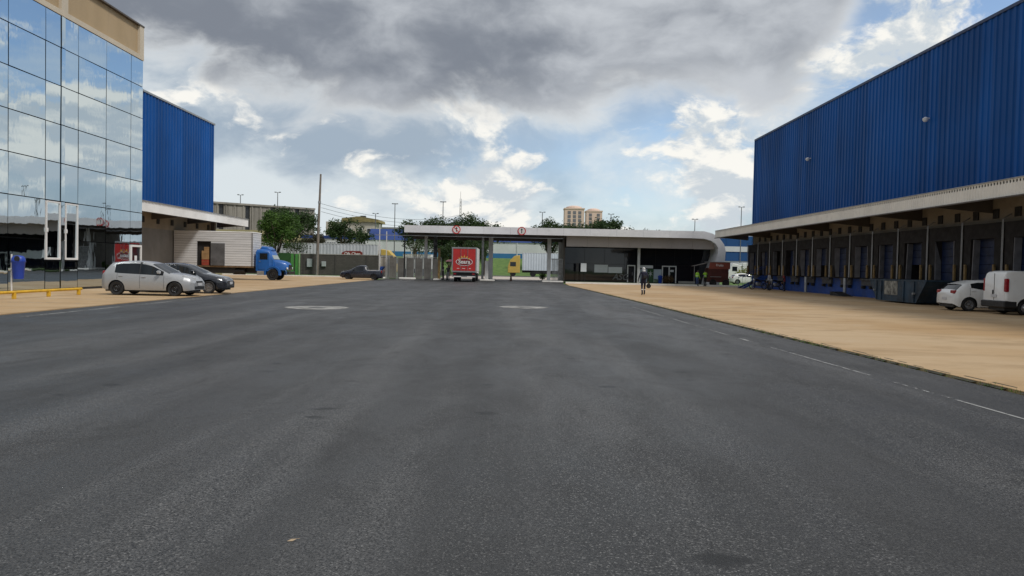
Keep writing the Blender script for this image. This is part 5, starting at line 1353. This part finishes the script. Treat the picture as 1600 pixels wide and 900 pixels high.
# grey finned concrete building on the hill
M_FIN = mat('weathered_fin_concrete', (.26, .245, .215), .85, 0, .22, .5, dirt=.35, stretch=(1, 1, .2)); M_SLIT = mat('dark_slit_glass', (.03, .032, .035), .3)
fb = empty('finned_building', (-62, 188, 7.0), R(38)); tag(fb, 'grey concrete hall with vertical fins on the hill at left', 'building')
put('core', MB().box(-14, 13, .4, 26, -2, 8.2), M_SLIT, fb)
xx = -14.0; i = 0
while xx < 13:
    slit = i % 6 == 3
    if not slit: put('concrete_panel', MB().box(xx + .03, xx + 1.02, 0, .38, -2, 8.3), M_FIN, fb)
    if i % 2 == 0 and not slit: put('fin', MB().box(xx + .4, xx + .62, -.25, -.002, -1.5, 8.1), M_FIN, fb)
    xx += 1.05; i += 1
put('roof_slab', MB().box(-14.3, 13.3, -.35, 26.3, 8.31, 8.75), M_FIN, fb)
# cream house behind the trees
hs = empty('hill_house', (-45, 212, 8.7)); tag(hs, 'cream house with a flat ochre-edged roof behind the open-branched tree', 'house')
M_HOUSE = mat('cream_house', (.50, .47, .40), .8, 0, .08, .5, dirt=.15)
put('wall', MB().box(-7.5, 6.5, 0, 10, -3, 4.6), M_HOUSE, hs); r_ = put('roof', MB().prism([(-3, 4.61), (7.4, 4.61), (7.2, 5.4), (2, 6.2), (-3, 5.6)], -.5, 10.5, 'y'), mat('ochre_roof', (.24, .20, .08), .8), hs)
put('chimney', MB().box(1.5, 3, 3, 4, 5.5, 6.6), M_SLIT, r_)
for x in (-6, -3.4, -.8, 2.2, 4.6):
    w_ = put('window', MB().box(x - .6, x + .6, -.05, .02, 1.4, 2.9), M_FRAME, hs); put('pane', MB().box(x - .5, x + .5, -.07, -.052, 1.5, 2.8), M_SLIT, w_)
# long blue and white store
stb = empty('store_building', (-21, 172, 3.4)); tag(stb, 'long white store with a blue base stripe and royal-blue roof behind the trailers', 'store')
M_SW = mat('store_white', (.60, .62, .62), .6, 0, .05, .3, dirt=.08); M_SB = mat('store_blue', (.03, .16, .34), .6, 0, .06, .3); M_SR = mat('store_roof_blue', (.014, .045, .19), .55, 0, .1, .3)
put('wall', MB().box(-27, 34, 0, 22, -1, 3.8), M_SW, stb); put('blue_stripe', MB().box(-20, 34, -.06, -.002, -.6, 1.25), M_SB, stb)
put('roof', MB().prism([(-.2, 3.81), (22.2, 3.81), (22.2, 6.4), (3, 6.4)], -12, 34, 'x'), M_SR, stb)
put('roof', MB().box(-27.2, -12.02, -.2, 22.2, 3.81, 4.5), M_SR, stb)
rn = random.Random(9); mb = MB(); xx = -24.5
while xx < -13:
    w = rn.uniform(.25, .5); mb.box(xx, xx + w, -.04, -.002, 2.55, 3.05); xx += w + rn.uniform(.1, .3)
put('lettering', mb, mat('store_lettering', (.22, .24, .26), .6), stb)
for x in (-10, -2, 6, 14, 22, 30): put('pilaster', MB().box(x - .12, x + .12, -.12, -.062, -.6, 3.8), M_SW, stb)
# far warehouse roofline behind the store
fw = empty('far_hall', (-10, 250, 7)); tag(fw, 'long low grey hall on the skyline behind the store', 'building')
put('wall', MB().box(-50, -23, 0, 20, -2, 6.4), mat('far_grey', (.36, .35, .33), .8), fw); put('roof', MB().box(-50.5, -22.5, -.5, 20.5, 6.41, 6.9), M_STEEL, fw)
# two pinkish towers
M_PINK = mat('pinkish_render', (.70, .53, .44), .8, 0, .06, .05); M_TW = mat('tower_window', (.17, .17, .19), .4)
for i, (px, w, ht, lab) in enumerate(((895, 16, 50, 'pinkish apartment tower on the skyline, left of the pair'), (926, 13.5, 50.5, 'pinkish apartment tower with a stepped crown, right of the pair'))):
    d = 620 + 30 * i; x = (px - 800) / 1180 * d; e = empty('apartment_tower', (x, d, 5)); tag(e, lab, 'tower', 'apartment towers on the skyline'); ht -= 5
    put('wall', MB().box(-w / 2, w / 2, 0, 14, 0, ht), M_PINK, e)
    for s in (-.27, .0, .27) if i == 0 else (-.25, .25):
        for k in range(6): put('window', MB().box(w * s - 1.3, w * s + 1.3, -.1, .02, ht - 4.2 - k * 3.2, ht - 1.6 - k * 3.2), M_TW, e)
    put('parapet', MB().box(-w / 2 - .4, w / 2 + .4, -.4, 14.4, ht + .01, ht + 1.0), M_PINK, e)
    put('crown', MB().lathe([(w * .42, ht + 1.01), (w * .40, ht + 2.2), (w * .2, ht + 3.2), (0, ht + 3.4)], (0, 7, 0), n=16), M_PINK, e)
# blue-glass building and odds and ends in the gap beside the right warehouse
bb = empty('blue_glass_building', (44, 140, 0)); tag(bb, 'blue glazed building with pale bands seen in the gap beside the curved office end', 'building')
put('wall', MB().box(-7, 22, .3, 14, 0, 8.4), M_SW, bb)
for z0, z1 in ((6.3, 8.2), (3.6, 5.3)):
    for k in range(9): put('glass_pane', MB().box(-6.9 + k * 2.4, -4.55 + k * 2.4, .1, .28, z0, z1), mirror_glass('blue_pane_%d_%d' % (k, int(z0)), (.05, .13, .30), .08, .3) if k == 0 and z0 > 6 else bpy.data.materials['blue_pane_0_6'], bb)
put('pale_band', MB().box(-7.1, 22, 0, .3, 5.32, 6.28), M_SW, bb); put('base_band', MB().box(-7.1, 22, 0, .3, 1.2, 3.2), M_SW, bb)
wt_ = empty('white_truck', (34.6, 118, .016)); tag(wt_, 'small white lorry in the far gap behind the shrubs', 'truck')
put('cab', MB().prism([(-1.2, .5), (.9, .5), (.9, 2.6), (-.5, 2.9), (-1.0, 1.7), (-1.2, 1.6)], -1, 1, 'y'), P_WHITE, wt_, bevel=.06); put('cargo_box', MB().cbox(1.0, 4.6, -1.1, 1.1, .8, 3.0, .05), P_WHITE, wt_); put('side_window', MB().box(-.55, .2, -1.02, -1.0, 1.7, 2.4), M_CARG, wt_)
for xx in (-.4, 3.4):
    for s in (-1, 1): add_wheel(wt_, xx, s * .95, .42, .25, M_RIMB, 0)
small = dict(whitec); small.pop('blacktop', None)
for i, (x, y, lab) in enumerate(((31.2, 101, 'white car parked in the far gap, nearest the curved office end'), (34.6, 102.5, 'white car parked in the far gap, farther right'))):
    car('parked_car', lab, 'car', (x, y, -.02), R(8 * i), small, 'parked cars')
# overhead wires
wi = empty('overhead_wires', (-24.3, 95.2, 8.9)); tag(wi, 'thin overhead wires running off to the right of the concrete pole', 'wire')
for k in range(3):
    a = Vector((.1, 0, .2 - k * .5)); b = Vector((16, 45, 2.6 - k * .55)); put('wire', MB().tube([a.lerp(b, t) - Vector((0, 0, 1.6 * 4 * t * (1 - t))) for t in np.linspace(0, 1, 14)], .02, 4), M_BLACK, wi)
# leaf on the asphalt
lf = empty('fallen_leaf', (-1.27, 4.42, .004), .6); tag(lf, 'dry pale leaf lying on the near asphalt', 'leaf')
put('blade', MB().add([(-.03, 0, .004), (0, -.010, .002), (.032, 0, .008), (0, .011, .009)], [(0, 1, 2, 3)]), mat('dry_leaf', (.36, .27, .17), .7), lf); put('stalk', MB().tube([(.032, 0, .008), (.048, .004, .005)], .0015, 4), mat('dry_leaf', (.36, .27, .17), .7), lf)
